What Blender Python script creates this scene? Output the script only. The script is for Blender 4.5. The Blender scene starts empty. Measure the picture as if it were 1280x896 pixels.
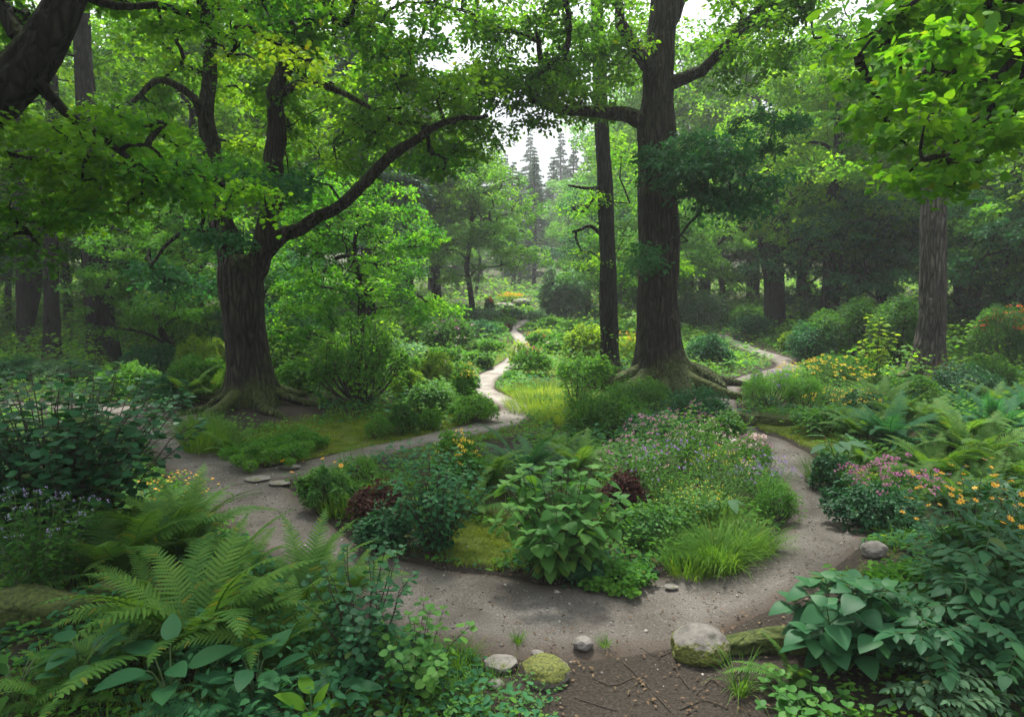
import bpy, math
import numpy as np
from mathutils import Vector, Matrix

scene = bpy.context.scene
COL = scene.collection
R = math.radians
W0, H0, FPX = 1280.0, 896.0, 853.3

# ------------------------------------------------------------------ camera
CAM_H, PITCH = 2.4, 5.9
cam_d = bpy.data.cameras.new("camera")
cam = bpy.data.objects.new("camera", cam_d)
COL.objects.link(cam)
cam_d.sensor_width = 36.0
cam_d.lens = 24.0
cam_d.clip_start = 0.05
cam_d.clip_end = 2000.0
cam.location = (0, 0, CAM_H)
cam.rotation_euler = (R(90 - PITCH), 0, 0)
scene.camera = cam

# ------------------------------------------------------------------ light
SUN_EL, SUN_AZ = 67.0, -6.0      # azimuth from +Y (away from the camera) towards +X
world = bpy.data.worlds.new("World")
scene.world = world
world.use_nodes = True
nt = world.node_tree
bg = nt.nodes["Background"]
sky = nt.nodes.new("ShaderNodeTexSky")
sky.sky_type = 'NISHITA'
sky.sun_disc = False
sky.sun_elevation = R(SUN_EL)
sky.sun_rotation = R(SUN_AZ)
sky.air_density = 1.0
sky.dust_density = 1.5
hsv = nt.nodes.new("ShaderNodeHueSaturation")
hsv.inputs['Saturation'].default_value = 0.22
nt.links.new(sky.outputs[0], hsv.inputs['Color'])
# an overcast sky is about three times brighter overhead than at the horizon
tcw = nt.nodes.new("ShaderNodeTexCoord"); sxw = nt.nodes.new("ShaderNodeSeparateXYZ")
nt.links.new(tcw.outputs['Generated'], sxw.inputs[0])
mrw = nt.nodes.new("ShaderNodeMapRange")
mrw.inputs[1].default_value = 0.12; mrw.inputs[2].default_value = 0.85; mrw.inputs[3].default_value = 0.34; mrw.inputs[4].default_value = 2.3
nt.links.new(sxw.outputs[2], mrw.inputs[0])
mlw = nt.nodes.new("ShaderNodeMix"); mlw.data_type = 'RGBA'; mlw.blend_type = 'MULTIPLY'; mlw.inputs[0].default_value = 1.0
nt.links.new(hsv.outputs[0], mlw.inputs[6]); nt.links.new(mrw.outputs[0], mlw.inputs[7])
nt.links.new(mlw.outputs[2], bg.inputs['Color'])
bg.inputs['Strength'].default_value = 0.12

sd = bpy.data.lights.new("sun", 'SUN')
sd.energy = 4.0
sd.angle = R(10)
sd.color = (1.0, 0.96, 0.88)
sun = bpy.data.objects.new("sun", sd)
COL.objects.link(sun)
sdir = Vector((math.sin(R(SUN_AZ)) * math.cos(R(SUN_EL)), math.cos(R(SUN_AZ)) * math.cos(R(SUN_EL)), math.sin(R(SUN_EL))))
sun.rotation_euler = sdir.to_track_quat('Z', 'Y').to_euler()

scene.view_settings.view_transform = 'Standard'
scene.view_settings.look = 'None'
scene.view_settings.exposure = 1.45
scene.view_settings.gamma = 1.0
scene.render.engine = 'CYCLES'
cy = scene.cycles
cy.max_bounces = 7
cy.diffuse_bounces = 4
cy.glossy_bounces = 2
cy.transmission_bounces = 4
cy.transparent_max_bounces = 4
cy.volume_bounces = 0
cy.use_denoising = True
try:
    cy.denoiser = 'OPENIMAGEDENOISE'
except Exception:
    pass
cy.caustics_reflective = False
cy.caustics_refractive = False

# ------------------------------------------------------------------ numeric helpers
rng = np.random.default_rng(7)

def reseed(k):
    global rng
    rng = np.random.default_rng(k)

def nrm(v):
    v = np.asarray(v, float)
    return v / np.maximum(np.linalg.norm(v, axis=-1, keepdims=True), 1e-9)

def _hash(ix, iy, iz):
    h = (ix * 374761393 + iy * 668265263 + iz * 2147483647 * 3 + 1013904223) & 0xffffffff
    h = ((h ^ (h >> 13)) * 1274126177) & 0xffffffff
    h = h ^ (h >> 16)
    return (h & 0xffff) / 65535.0

def vnoise(p):
    p = np.atleast_2d(np.asarray(p, float))
    i = np.floor(p).astype(np.int64)
    f = p - i
    f = f * f * (3 - 2 * f)
    r = 0
    for dx in (0, 1):
        for dy in (0, 1):
            for dz in (0, 1):
                w = (f[:, 0] if dx else 1 - f[:, 0]) * (f[:, 1] if dy else 1 - f[:, 1]) * (f[:, 2] if dz else 1 - f[:, 2])
                r = r + w * _hash(i[:, 0] + dx, i[:, 1] + dy, i[:, 2] + dz)
    return r

def fbm(p, o=3):
    p = np.atleast_2d(np.asarray(p, float))
    a, s, t = 1.0, 0.0, 0.0
    for k in range(o):
        s = s + a * vnoise(p * (2.03 ** k) + 17.3 * k)
        t += a
        a *= 0.5
    return s / t

def fbm2(x, y, sc, o=3, seed=0.0):
    x = np.atleast_1d(x); y = np.atleast_1d(y)
    return fbm(np.stack([x * sc + seed, y * sc - seed, np.full_like(x, seed * 0.7 + 0.31, dtype=float)], -1), o)

def ray(px, py):
    a, b = (px - W0 / 2) / FPX, -(py - H0 / 2) / FPX
    c, s = math.cos(R(PITCH)), math.sin(R(PITCH))
    return np.array([a, c + b * s, -s + b * c])

def P(px, py, Y):
    d = ray(px, py)
    return np.array([0, 0, CAM_H]) + d * (Y / d[1])

def mpp(Y):
    return Y / FPX

# ------------------------------------------------------------------ terrain
MOUNDS = []   # x, y, radius, height

def smooth(t):
    t = np.clip(t, 0, 1)
    return t * t * (3 - 2 * t)

def T0(x, y):
    x = np.asarray(x, float); y = np.asarray(y, float)
    z = 0.042 * np.maximum(y - 17, 0) * smooth((y - 15) / 12)
    z = z + 0.05 * np.maximum(y - 75, 0)
    z = z + 0.018 * np.maximum(np.abs(x) - 9, 0) * smooth((y - 8) / 20)
    for (mx, my, mr, mh) in MOUNDS:
        d = np.sqrt((x - mx) ** 2 + (y - my) ** 2) / mr
        z = z + mh * (1 - smooth(d))
    return z

def G(px, py, dz=0.0):
    d = ray(px, py)
    o = np.array([0, 0, CAM_H])
    t, step = 1.0, 0.05
    while t < 400:
        q = o + d * t
        if q[2] <= float(T0(q[0], q[1])):
            break
        t += max(0.02, t * 0.004)
    q = o + d * t
    return np.array([q[0], q[1], float(T0(q[0], q[1])) + dz])

def mound(px, py, r, h):
    g = G(px, py)
    MOUNDS.append((g[0], g[1], r, h))

for m in [(318, 508, 3.2, 0.32), (832, 488, 3.4, 0.35), (620, 600, 2.6, 0.12), (860, 600, 2.4, 0.15),
          (60, 760, 2.2, 0.22), (1190, 760, 2.4, 0.25), (1180, 560, 4.0, 0.35), (660, 382, 6, 0.7), (600, 400, 5, 0.4), (560, 500, 2.5, 0.15)]:
    mound(*m)

# path centre lines in photograph pixels on the ground, width in metres
PATHS = {
    'loop': ([(-120, 505, 1.04), (60, 508, 1.04), (150, 512, 1.04), (205, 524, 1.13), (232, 548, 1.17), (262, 580, 1.17), (305, 612, 1.04), (345, 650, 0.87), (400, 692, 0.87),
              (500, 735, 1.09), (600, 757, 1.22), (700, 768, 1.22), (800, 760, 1.13), (890, 738, 0.96), (968, 706, 0.83), (1020, 672, 0.78),
              (1038, 640, 0.78), (1018, 605, 0.83), (985, 574, 0.83), (950, 553, 0.78), (920, 538, 0.70), (902, 515, 0.70), (906, 492, 0.50),
              (925, 475, 0.56), (960, 466, 0.69), (985, 458, 0.75), (978, 449, 0.75), (945, 438, 0.69), (918, 427, 0.63), (900, 418, 0.63)]),
    'garden': ([(285, 598, 0.8), (330, 592, 0.8), (375, 586, 0.75), (430, 573, 0.7), (500, 556, 0.68), (560, 543, 0.7), (610, 531, 0.78), (643, 518, 0.8), (646, 508, 0.72),
                (628, 499, 0.66), (608, 489, 0.62), (603, 480, 0.6), (612, 469, 0.65), (632, 458, 0.72), (647, 447, 0.66), (654, 434, 0.55), (650, 422, 0.52), (640, 413, 0.5), (646, 406, 0.5), (668, 399, 0.5)]),
}

def catmull(pts, step):
    pts = np.asarray(pts, float)
    out = []
    n = len(pts)
    for i in range(n - 1):
        p0, p1, p2, p3 = pts[max(i - 1, 0)], pts[i], pts[i + 1], pts[min(i + 2, n - 1)]
        k = max(2, int(np.linalg.norm((p2 - p1)[:2]) / step))
        for t in np.arange(k) / k:
            out.append(0.5 * ((2 * p1) + (-p0 + p2) * t + (2 * p0 - 5 * p1 + 4 * p2 - p3) * t * t + (-p0 + 3 * p1 - 3 * p2 + p3) * t ** 3))
    out.append(pts[-1])
    return np.array(out)

PLINES = {}
for k, pts in PATHS.items():
    w = []
    for (px, py, wd) in pts:
        g = G(px, py)
        w.append((g[0], g[1], wd))
    PLINES[k] = catmull(w, 0.12)
PSAMP = np.concatenate(list(PLINES.values()))

def path_dist(x, y):
    """signed distance to the path's edge: negative on the path"""
    x = np.asarray(x, float).ravel(); y = np.asarray(y, float).ravel()
    best = np.full(x.shape, 1e9)
    ps = PSAMP
    for i in range(0, len(x), 20000):
        dx = x[i:i + 20000, None] - ps[None, :, 0]
        dy = y[i:i + 20000, None] - ps[None, :, 1]
        best[i:i + 20000] = (np.sqrt(dx * dx + dy * dy) - ps[None, :, 2] / 2).min(1)
    return best

def T(x, y):
    x = np.atleast_1d(np.asarray(x, float)); y = np.atleast_1d(np.asarray(y, float))
    z = T0(x, y)
    z = z + 0.05 * (fbm2(x, y, 0.9, 3, 3.0) - 0.5) + 0.02 * (fbm2(x, y, 4.0, 2, 9.0) - 0.5)
    return z

def Tz(x, y):
    return float(T([x], [y])[0])

# ------------------------------------------------------------------ mesh helpers
class Geo:
    def __init__(s):
        s.v, s.l, s.n, s.m, s.k = [], [], [], [], 0

    def add(s, verts, faces_idx, faces_n, mat=0):
        verts = np.asarray(verts, np.float32).reshape(-1, 3)
        s.v.append(verts)
        s.l.append(np.asarray(faces_idx, np.int64).ravel() + s.k)
        fn = np.asarray(faces_n, np.int32).ravel()
        s.n.append(fn)
        s.m.append(np.full(len(fn), mat, np.int32))
        s.k += len(verts)
        return s

    def mesh(s, name, mats, smooth_=True, origin=(0, 0, 0), attr=None):
        me = bpy.data.meshes.new(name)
        v = np.concatenate(s.v) - np.asarray(origin, np.float32)
        l = np.concatenate(s.l).astype(np.int32)
        n = np.concatenate(s.n)
        m = np.concatenate(s.m)
        me.vertices.add(len(v)); me.vertices.foreach_set("co", v.astype(np.float32).ravel())
        me.loops.add(len(l)); me.loops.foreach_set("vertex_index", l)
        me.polygons.add(len(n))
        st = np.zeros(len(n), np.int32); st[1:] = np.cumsum(n)[:-1]
        me.polygons.foreach_set("loop_start", st)
        me.polygons.foreach_set("loop_total", n)
        me.polygons.foreach_set("material_index", m)
        if smooth_:
            me.polygons.foreach_set("use_smooth", np.ones(len(n), bool))
        for mt in mats:
            me.materials.append(mt)
        me.update(calc_edges=True)
        return me

def link(name, me, parent=None, loc=(0, 0, 0)):
    o = bpy.data.objects.new(name, me)
    COL.objects.link(o)
    o.location = loc
    if parent is not None:
        o.parent = parent
    return o

def thing(name, label, cat, loc, group=None):
    o = bpy.data.objects.new(name, None)
    o.empty_display_size = 0.2
    COL.objects.link(o)
    o.location = tuple(float(c) for c in loc)
    o['label'] = label; o['category'] = cat
    if group: o['group'] = group
    return o

def tag(o, label, cat, group=None):
    o['label'] = label; o['category'] = cat
    if group: o['group'] = group
    return o

def kids(o, cache={}):
    return list(o.children)

def dup(root, loc, rz=0.0, sc=1.0, label=None, group=None):
    r = root.copy(); COL.objects.link(r)
    r.location = tuple(float(c) for c in loc); r.rotation_euler = (0, 0, rz)
    r.scale = (sc, sc, sc) if np.isscalar(sc) else sc
    if label: r['label'] = label
    if group: r['group'] = group
    for ch in kids(root):
        c = ch.copy(); COL.objects.link(c); c.parent = r
        for g in kids(ch):
            d = g.copy(); COL.objects.link(d); d.parent = c
    return r

# leaf templates: x across, y along (0..1), z along the normal
def _t(v, f):
    return (np.array(v, float), np.concatenate([np.array(a) for a in f]), np.array([len(a) for a in f]))

def _fan(outline, cz=0.0, c=(0, 0.42)):
    v = [(c[0], c[1], cz)] + [tuple(p) for p in outline]
    n = len(outline)
    return _t(v, [[0, 1 + i, 1 + (i + 1) % n] for i in range(n)])

def _sym(half):
    """right half outline from base to tip (x,y,z) -> closed outline"""
    left = [(-x, y, z) for (x, y, z) in half[::-1] if abs(x) > 1e-6]
    return half + left

TM = {
    'dia': _t([(0, 0, 0), (0.33, 0.45, .08), (0, 1, -.06), (-0.33, 0.45, .08)], [[0, 1, 2, 3]]),
    'oval': _t([(0, 0, 0), (.27, .28, .07), (.24, .68, .05), (0, 1, -.1), (-.24, .68, .05), (-.27, .28, .07)], [[0, 1, 2, 3], [0, 3, 4, 5]]),
    'round': _t([(0, 0, 0), (.38, .2, .06), (.46, .55, .04), (.22, .9, -.02), (0, 1, -.06), (-.22, .9, -.02), (-.46, .55, .04), (-.38, .2, .06), (0, .5, -.01)],
                [[0, 1, 2, 8], [8, 2, 3, 4], [8, 4, 5, 6], [0, 8, 6, 7]]),
    'narrow': _t([(0, 0, 0), (.11, .35, .03), (0, 1, -.14), (-.11, .35, .03)], [[0, 1, 2, 3]]),
}
TM['maple'] = _fan(_sym([(0, 0, 0), (.22, .06, 0), (.42, .02, -.03), (.34, .25, .02), (.58, .42, -.05), (.33, .48, .02), (.36, .72, -.03), (.15, .68, .02), (0, 1, -.08)]), .03, (0, .35))
TM['heart'] = _fan(_sym([(0, .06, 0), (.16, -.03, .03), (.38, .05, .05), (.5, .3, .04), (.42, .6, .02), (.2, .86, -.02), (0, 1.04, -.1)]), -.02, (0, .4))

def big_leaf(n=9, wid=.3, curl=.25, serr=.0, fold=.12, shape=1.0):
    """a large leaf modelled with a midrib and arched blade"""
    ys = np.linspace(0, 1, n)
    v, f = [], []
    for i, y in enumerate(ys):
        w = wid * (math.sin(math.pi * min(1, y ** (0.75 * shape))) ** 0.8 if 0 < y < 1 else 0.0) + 0.004
        if serr: w *= 1 + serr * (1 if i % 2 else -1)
        z = -curl * y * y
        for k, x in enumerate((-1, -.5, 0, .5, 1)):
            zz = z + fold * abs(x) * w * 2 - 0.12 * w * x * x
            v.append((x * w, y + (0.05 * abs(x) if serr else 0), zz + 0.02 * math.sin(y * 25) * abs(x)))
    for i in range(n - 1):
        for k in range(4):
            a = i * 5 + k
            f.append([a, a + 1, a + 6, a + 5])
    return _t(v, f)

TM['big'] = big_leaf(9, .27, .22)
TM['bigheart'] = big_leaf(9, .42, .28, 0, .1, .75)
TM['bigserr'] = big_leaf(15, .2, .3, .09)
TM['lance'] = big_leaf(7, .15, .3)

def flower_t(np_=6, w=.32, cup=.25):
    v, f = [(0, 0, 0)], []
    for i in range(np_):
        a = 2 * math.pi * i / np_
        c, s = math.cos(a), math.sin(a)
        def q(r, t, z):
            return (r * c - t * s, r * s + t * c, z)
        b = len(v)
        v += [q(.45, w * .8, cup * .6), q(1.0, w * .45, cup), q(1.0, -w * .45, cup), q(.45, -w * .8, cup * .6)]
        f.append([0, b + 3, b + 2, b + 1, b])
    return _t(v, f)

TM['flower'] = flower_t()
TM['flower5'] = flower_t(5, .42, .3)

def put(geo, Pp, D, N, S, tmpl, mat=0):
    tv, tf, tn = TM[tmpl] if isinstance(tmpl, str) else tmpl
    Pp = np.asarray(Pp, float); n = len(Pp)
    if n == 0: return
    D = nrm(D); N = np.asarray(N, float)
    Rr = nrm(np.cross(D, N)); N2 = np.cross(Rr, D)
    S = np.broadcast_to(np.asarray(S, float), (n,))
    v = Pp[:, None, :] + S[:, None, None] * (tv[None, :, 0:1] * Rr[:, None, :] + tv[None, :, 1:2] * D[:, None, :] + tv[None, :, 2:3] * N2[:, None, :])
    k = len(tv)
    f = (tf[None, :] + (np.arange(n) * k)[:, None]).ravel()
    geo.add(v.reshape(-1, 3), f, np.tile(tn, n), mat)

def prisms(geo, A, B, ra, rb, sides=4, mat=0):
    A = np.asarray(A, float); B = np.asarray(B, float); n = len(A)
    if n == 0: return
    ra = np.broadcast_to(ra, (n,)); rb = np.broadcast_to(rb, (n,))
    D = nrm(B - A)
    ref = np.where(np.abs(D[:, 2:3]) > .9, np.array([[1., 0, 0]]), np.array([[0, 0, 1.]]))
    U = nrm(np.cross(D, ref)); V = np.cross(D, U)
    a = np.arange(sides) * 2 * math.pi / sides
    ring = np.cos(a)[None, :, None] * U[:, None] + np.sin(a)[None, :, None] * V[:, None]
    v = np.concatenate([A[:, None] + ring * ra[:, None, None], B[:, None] + ring * rb[:, None, None]], 1)
    f = []
    for i in range(sides):
        j = (i + 1) % sides
        f += [i, i + sides, j + sides, j]
    f = np.array(f)
    ff = (f[None] + (np.arange(n) * 2 * sides)[:, None]).ravel()
    geo.add(v.reshape(-1, 3), ff, np.full(n * sides, 4), mat)

def tube(geo, pts, rad, sides=12, mat=0, rough=0.0, flute=0.0, flare=None, seed=0.0, cap=True, fl_k=7):
    pts = np.asarray(pts, float); rad = np.asarray(rad, float)
    n = len(pts)
    tang = nrm(np.gradient(pts, axis=0))
    u = np.cross(tang[0], [0, 1, 0.01]); u = u / np.linalg.norm(u)
    rings = []
    ang = np.arange(sides) * 2 * math.pi / sides
    length = 0.0
    for i in range(n):
        if i: length += np.linalg.norm(pts[i] - pts[i - 1])
        t = tang[i]
        u = u - t * np.dot(u, t); u = u / np.linalg.norm(u)
        w = np.cross(t, u)
        r = np.full(sides, rad[i])
        if flute:
            ph = seed + 0.35 * math.sin(length * 0.8 + seed)
            r = r * (1 + flute * np.sin(fl_k * ang + ph * 3) * .5 + flute * .6 * np.sin((fl_k * 2 + 3) * ang + length * .9 + seed) * .5)
        if flare is not None:
            h = pts[i][2] - pts[0][2]
            e = math.exp(-max(h, 0) / flare[0])
            r = r * (1 + flare[1] * e * (0.45 + 0.75 * np.maximum(0, np.cos(flare[2] * ang + seed)) ** 1.5 + .3 * np.cos(2 * ang + seed * 2)))
        ring = np.cos(ang)[:, None] * u + np.sin(ang)[:, None] * w
        p = pts[i] + ring * r[:, None]
        if rough:
            nn = fbm(np.stack([np.cos(ang) * 2.2 + seed, np.sin(ang) * 2.2, np.full(sides, length * 1.1)], -1) * 1.3, 3) - .5
            nn2 = vnoise(np.stack([ang * 7.0 + seed, np.full(sides, length * 1.7), np.zeros(sides)], -1)) - .5
            p = p + ring * (rough * rad[i] * (nn * 1.4 + nn2 * .45))[:, None]
        rings.append(p)
    v = np.concatenate(rings)
    i = np.arange(n - 1)[:, None] * sides; k = np.arange(sides)[None]; k2 = (k + 1) % sides
    f = np.stack([i + k, i + k2, i + sides + k2, i + sides + k], -1).reshape(-1, 4)
    idx, cnt = list(f.ravel()), [4] * len(f)
    if cap:
        idx += list(range((n - 1) * sides, n * sides)); cnt += [sides]
        idx += list(range(sides - 1, -1, -1)); cnt += [sides]
    geo.add(v, idx, cnt, mat)

def resample(pts, step):
    """pts: (x,y,z,r) rows, smoothed"""
    pts = np.asarray(pts, float)
    out = []
    n = len(pts)
    for i in range(n - 1):
        p0, p1, p2, p3 = pts[max(i - 1, 0)], pts[i], pts[i + 1], pts[min(i + 2, n - 1)]
        k = max(1, int(math.ceil(np.linalg.norm((p2 - p1)[:3]) / step)))
        for t in np.arange(k) / k:
            out.append(0.5 * ((2 * p1) + (-p0 + p2) * t + (2 * p0 - 5 * p1 + 4 * p2 - p3) * t * t + (-p0 + 3 * p1 - 3 * p2 + p3) * t ** 3))
    out.append(pts[-1])
    o = np.array(out)
    o[:, 3] = np.maximum(o[:, 3], 0.003)
    return o

# ------------------------------------------------------------------ materials
def newmat(name):
    m = bpy.data.materials.new(name)
    m.use_nodes = True
    t = m.node_tree
    for n in list(t.nodes): t.nodes.remove(n)
    out = t.nodes.new("ShaderNodeOutputMaterial")
    return m, t, out

def N_(t, typ, **kw):
    n = t.nodes.new(typ)
    for k, v in kw.items():
        if k.startswith('i_'):
            n.inputs[int(k[2:]) if k[2:].isdigit() else k[2:].replace('_', ' ')].default_value = v
        else:
            setattr(n, k, v)
    return n

def ramp(t, stops):
    r = t.nodes.new("ShaderNodeValToRGB")
    e = r.color_ramp.elements
    e[0].position, e[0].color = stops[0][0], (*stops[0][1], 1)
    e[1].position, e[1].color = stops[1][0], (*stops[1][1], 1)
    for p, c in stops[2:]:
        x = e.new(p); x.color = (*c, 1)
    return r

def mixc(t, fac, a, b, mode='MIX'):
    m = t.nodes.new("ShaderNodeMix"); m.data_type = 'RGBA'; m.blend_type = mode
    L = t.links
    for inp, val in ((m.inputs[0], fac), (m.inputs[6], a), (m.inputs[7], b)):
        if hasattr(val, 'links') or hasattr(val, 'is_linked'):
            L.new(val, inp)
        elif isinstance(val, (int, float)):
            inp.default_value = val
        else:
            inp.default_value = (*val, 1)
    return m.outputs[2]

LEAFMATS = {}
def leafmat(name, dark, mid, tip, trans=0.38, tcol=None, rough=0.6, spec=0.1, clump=0.7):
    """leaf: colour differs from leaf to leaf and drifts slowly through the crown; thin, lets light through"""
    m, t, out = newmat(name)
    L = t.links
    geo = N_(t, "ShaderNodeNewGeometry")
    rp = ramp(t, [(0.0, dark), (0.5, mid), (1.0, tip)])
    tc = N_(t, "ShaderNodeTexCoord")
    no = N_(t, "ShaderNodeTexNoise", i_Scale=clump, i_Detail=2.0)
    L.new(tc.outputs['Object'], no.inputs['Vector'])
    oi = N_(t, "ShaderNodeObjectInfo")
    a = N_(t, "ShaderNodeMath", operation='MULTIPLY'); a.inputs[1].default_value = 0.45
    L.new(geo.outputs['Random Per Island'], a.inputs[0])
    b = N_(t, "ShaderNodeMath", operation='MULTIPLY_ADD'); b.inputs[1].default_value = 1.9; b.inputs[2].default_value = -0.72
    L.new(no.outputs[0], b.inputs[0])
    c = N_(t, "ShaderNodeMath", operation='ADD'); L.new(a.outputs[0], c.inputs[0]); L.new(b.outputs[0], c.inputs[1])
    d = N_(t, "ShaderNodeMath", operation='MULTIPLY_ADD'); d.inputs[1].default_value = 0.2
    L.new(oi.outputs['Random'], d.inputs[0]); L.new(c.outputs[0], d.inputs[2])
    L.new(d.outputs[0], rp.inputs[0])
    # one leaf in forty has turned
    og = N_(t, "ShaderNodeMath", operation='GREATER_THAN'); og.inputs[1].default_value = .99
    L.new(geo.outputs['Random Per Island'], og.inputs[0])
    lc = mixc(t, og.outputs[0], rp.outputs[0], (mid[0] * 2.0 + .02, mid[1] * 1.15, mid[2] * .8))
    bs = N_(t, "ShaderNodeBsdfPrincipled")
    bs.inputs['Roughness'].default_value = rough
    bs.inputs['Specular IOR Level'].default_value = spec
    L.new(lc, bs.inputs['Base Color'])
    tr = N_(t, "ShaderNodeBsdfTranslucent")
    tcm = mixc(t, 1.0, lc, tcol or (2.1, 2.0, .7), 'MULTIPLY')
    L.new(tcm, tr.inputs['Color'])
    mx = N_(t, "ShaderNodeMixShader"); mx.inputs[0].default_value = trans
    L.new(bs.outputs[0], mx.inputs[1]); L.new(tr.outputs[0], mx.inputs[2])
    L.new(mx.outputs[0], out.inputs['Surface'])
    LEAFMATS[name] = m
    return m

def flatmat(name, col, rough=.7, spec=.3, noise=0.0, nscale=20):
    m, t, out = newmat(name)
    bs = N_(t, "ShaderNodeBsdfPrincipled"); bs.inputs['Roughness'].default_value = rough
    bs.inputs['Specular IOR Level'].default_value = spec
    tc = N_(t, "ShaderNodeTexCoord"); no = N_(t, "ShaderNodeTexNoise", i_Scale=nscale, i_Detail=4.0)
    t.links.new(tc.outputs['Object'], no.inputs['Vector'])
    k = noise or 0.3
    rp = ramp(t, [(0.3, tuple(c * (1 - k) for c in col)), (0.7, tuple(min(1, c * (1 + k)) for c in col))])
    t.links.new(no.outputs[0], rp.inputs[0]); t.links.new(rp.outputs[0], bs.inputs['Base Color'])
    t.links.new(bs.outputs[0], out.inputs['Surface'])
    return m

def petalmat(name, a, b):
    m, t, out = newmat(name)
    geo = N_(t, "ShaderNodeNewGeometry"); rp = ramp(t, [(0, a), (1, b)])
    t.links.new(geo.outputs['Random Per Island'], rp.inputs[0])
    bs = N_(t, "ShaderNodeBsdfPrincipled"); bs.inputs['Roughness'].default_value = .6
    tr = N_(t, "ShaderNodeBsdfTranslucent"); mx = N_(t, "ShaderNodeMixShader"); mx.inputs[0].default_value = .35
    t.links.new(rp.outputs[0], bs.inputs['Base Color']); t.links.new(rp.outputs[0], tr.inputs[0])
    t.links.new(bs.outputs[0], mx.inputs[1]); t.links.new(tr.outputs[0], mx.inputs[2]); t.links.new(mx.outputs[0], out.inputs['Surface'])
    return m

def barkmat(name, a, b, moss=0.35, zs=0.16, scale=11.0, low=None, bump=.07):
    m, t, out = newmat(name)
    L = t.links
    tc = N_(t, "ShaderNodeTexCoord")
    mp = N_(t, "ShaderNodeMapping"); mp.inputs['Scale'].default_value = (1, 1, zs)
    L.new(tc.outputs['Object'], mp.inputs['Vector'])
    n1 = N_(t, "ShaderNodeTexNoise", i_Scale=scale, i_Detail=6.0, i_Roughness=.65, i_Distortion=.4)
    L.new(mp.outputs[0], n1.inputs['Vector'])
    vo = N_(t, "ShaderNodeTexVoronoi", i_Scale=scale * 1.1); vo.feature = 'DISTANCE_TO_EDGE'
    nw = N_(t, "ShaderNodeTexNoise", i_Scale=3.0, i_Detail=3.0); L.new(mp.outputs[0], nw.inputs['Vector'])
    vadd = mixc(t, .12, mp.outputs[0], nw.outputs['Color'], 'ADD')
    L.new(vadd, vo.inputs['Vector'])
    vr = ramp(t, [(0.0, (0.08, .08, .08)), (0.3, (1, 1, 1))])
    L.new(vo.outputs[0], vr.inputs[0])
    rp = ramp(t, [(.3, a), (.7, b)])
    L.new(n1.outputs[0], rp.inputs[0])
    nb = N_(t, "ShaderNodeTexNoise", i_Scale=1.1, i_Detail=5.0, i_Roughness=.65); L.new(tc.outputs['Object'], nb.inputs['Vector'])
    br = ramp(t, [(.32, (.5, .48, .46)), (.68, (1.25, 1.22, 1.2))]); L.new(nb.outputs[0], br.inputs[0])
    c_a = mixc(t, .8, rp.outputs[0], vr.outputs[0], 'MULTIPLY')
    c_b = mixc(t, 1.0, c_a, br.outputs[0], 'MULTIPLY')
    nl = N_(t, "ShaderNodeTexNoise", i_Scale=4.5, i_Detail=7.0, i_Roughness=.75); L.new(tc.outputs['Object'], nl.inputs['Vector'])
    lm = N_(t, "ShaderNodeMapRange"); lm.inputs[1].default_value = .6; lm.inputs[2].default_value = .68; lm.inputs[4].default_value = .7; L.new(nl.outputs[0], lm.inputs[0])
    col = mixc(t, lm.outputs[0], c_b, tuple(q * 1.5 + .012 for q in b))
    # moss and algae grow in patches, more on upward faces and near the ground
    nm = N_(t, "ShaderNodeTexNoise", i_Scale=1.4, i_Detail=5.0, i_Roughness=.7); L.new(tc.outputs['Object'], nm.inputs['Vector'])
    geo = N_(t, "ShaderNodeNewGeometry"); sx = N_(t, "ShaderNodeSeparateXYZ"); L.new(geo.outputs['Normal'], sx.inputs[0])
    so = N_(t, "ShaderNodeSeparateXYZ"); L.new(tc.outputs['Object'], so.inputs[0])
    up = N_(t, "ShaderNodeMath", operation='MULTIPLY_ADD'); up.inputs[1].default_value = .35; L.new(sx.outputs[2], up.inputs[0]); L.new(nm.outputs[0], up.inputs[2])
    lo = N_(t, "ShaderNodeMapRange"); lo.inputs[1].default_value = 0.0; lo.inputs[2].default_value = 1.3; lo.inputs[3].default_value = .22 if low is None else low; lo.inputs[4].default_value = 0
    L.new(so.outputs[2], lo.inputs[0])
    ad = N_(t, "ShaderNodeMath", operation='ADD'); L.new(up.outputs[0], ad.inputs[0]); L.new(lo.outputs[0], ad.inputs[1])
    mr = N_(t, "ShaderNodeMapRange"); mr.inputs[1].default_value = .78 - moss * .5; mr.inputs[2].default_value = .95 - moss * .45
    L.new(ad.outputs[0], mr.inputs[0])
    mossn = N_(t, "ShaderNodeTexNoise", i_Scale=40.0, i_Detail=3.0); L.new(tc.outputs['Object'], mossn.inputs['Vector'])
    mc = ramp(t, [(.3, (.018, .03, .008)), (.7, (.075, .095, .02))]); L.new(mossn.outputs[0], mc.inputs[0])
    col2 = mixc(t, mr.outputs[0], col, mc.outputs[0])
    bs = N_(t, "ShaderNodeBsdfPrincipled"); bs.inputs['Roughness'].default_value = .85; bs.inputs['Specular IOR Level'].default_value = .25
    L.new(col2, bs.inputs['Base Color'])
    hm = N_(t, "ShaderNodeMath", operation='MULTIPLY_ADD'); hm.inputs[1].default_value = .6
    L.new(n1.outputs[0], hm.inputs[0]); L.new(vr.outputs[0], hm.inputs[2])
    bp = N_(t, "ShaderNodeBump"); bp.inputs['Strength'].default_value = 1.0; bp.inputs['Distance'].default_value = bump
    L.new(hm.outputs[0], bp.inputs['Height']); L.new(bp.outputs[0], bs.inputs['Normal'])
    L.new(bs.outputs[0], out.inputs['Surface'])
    return m

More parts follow.
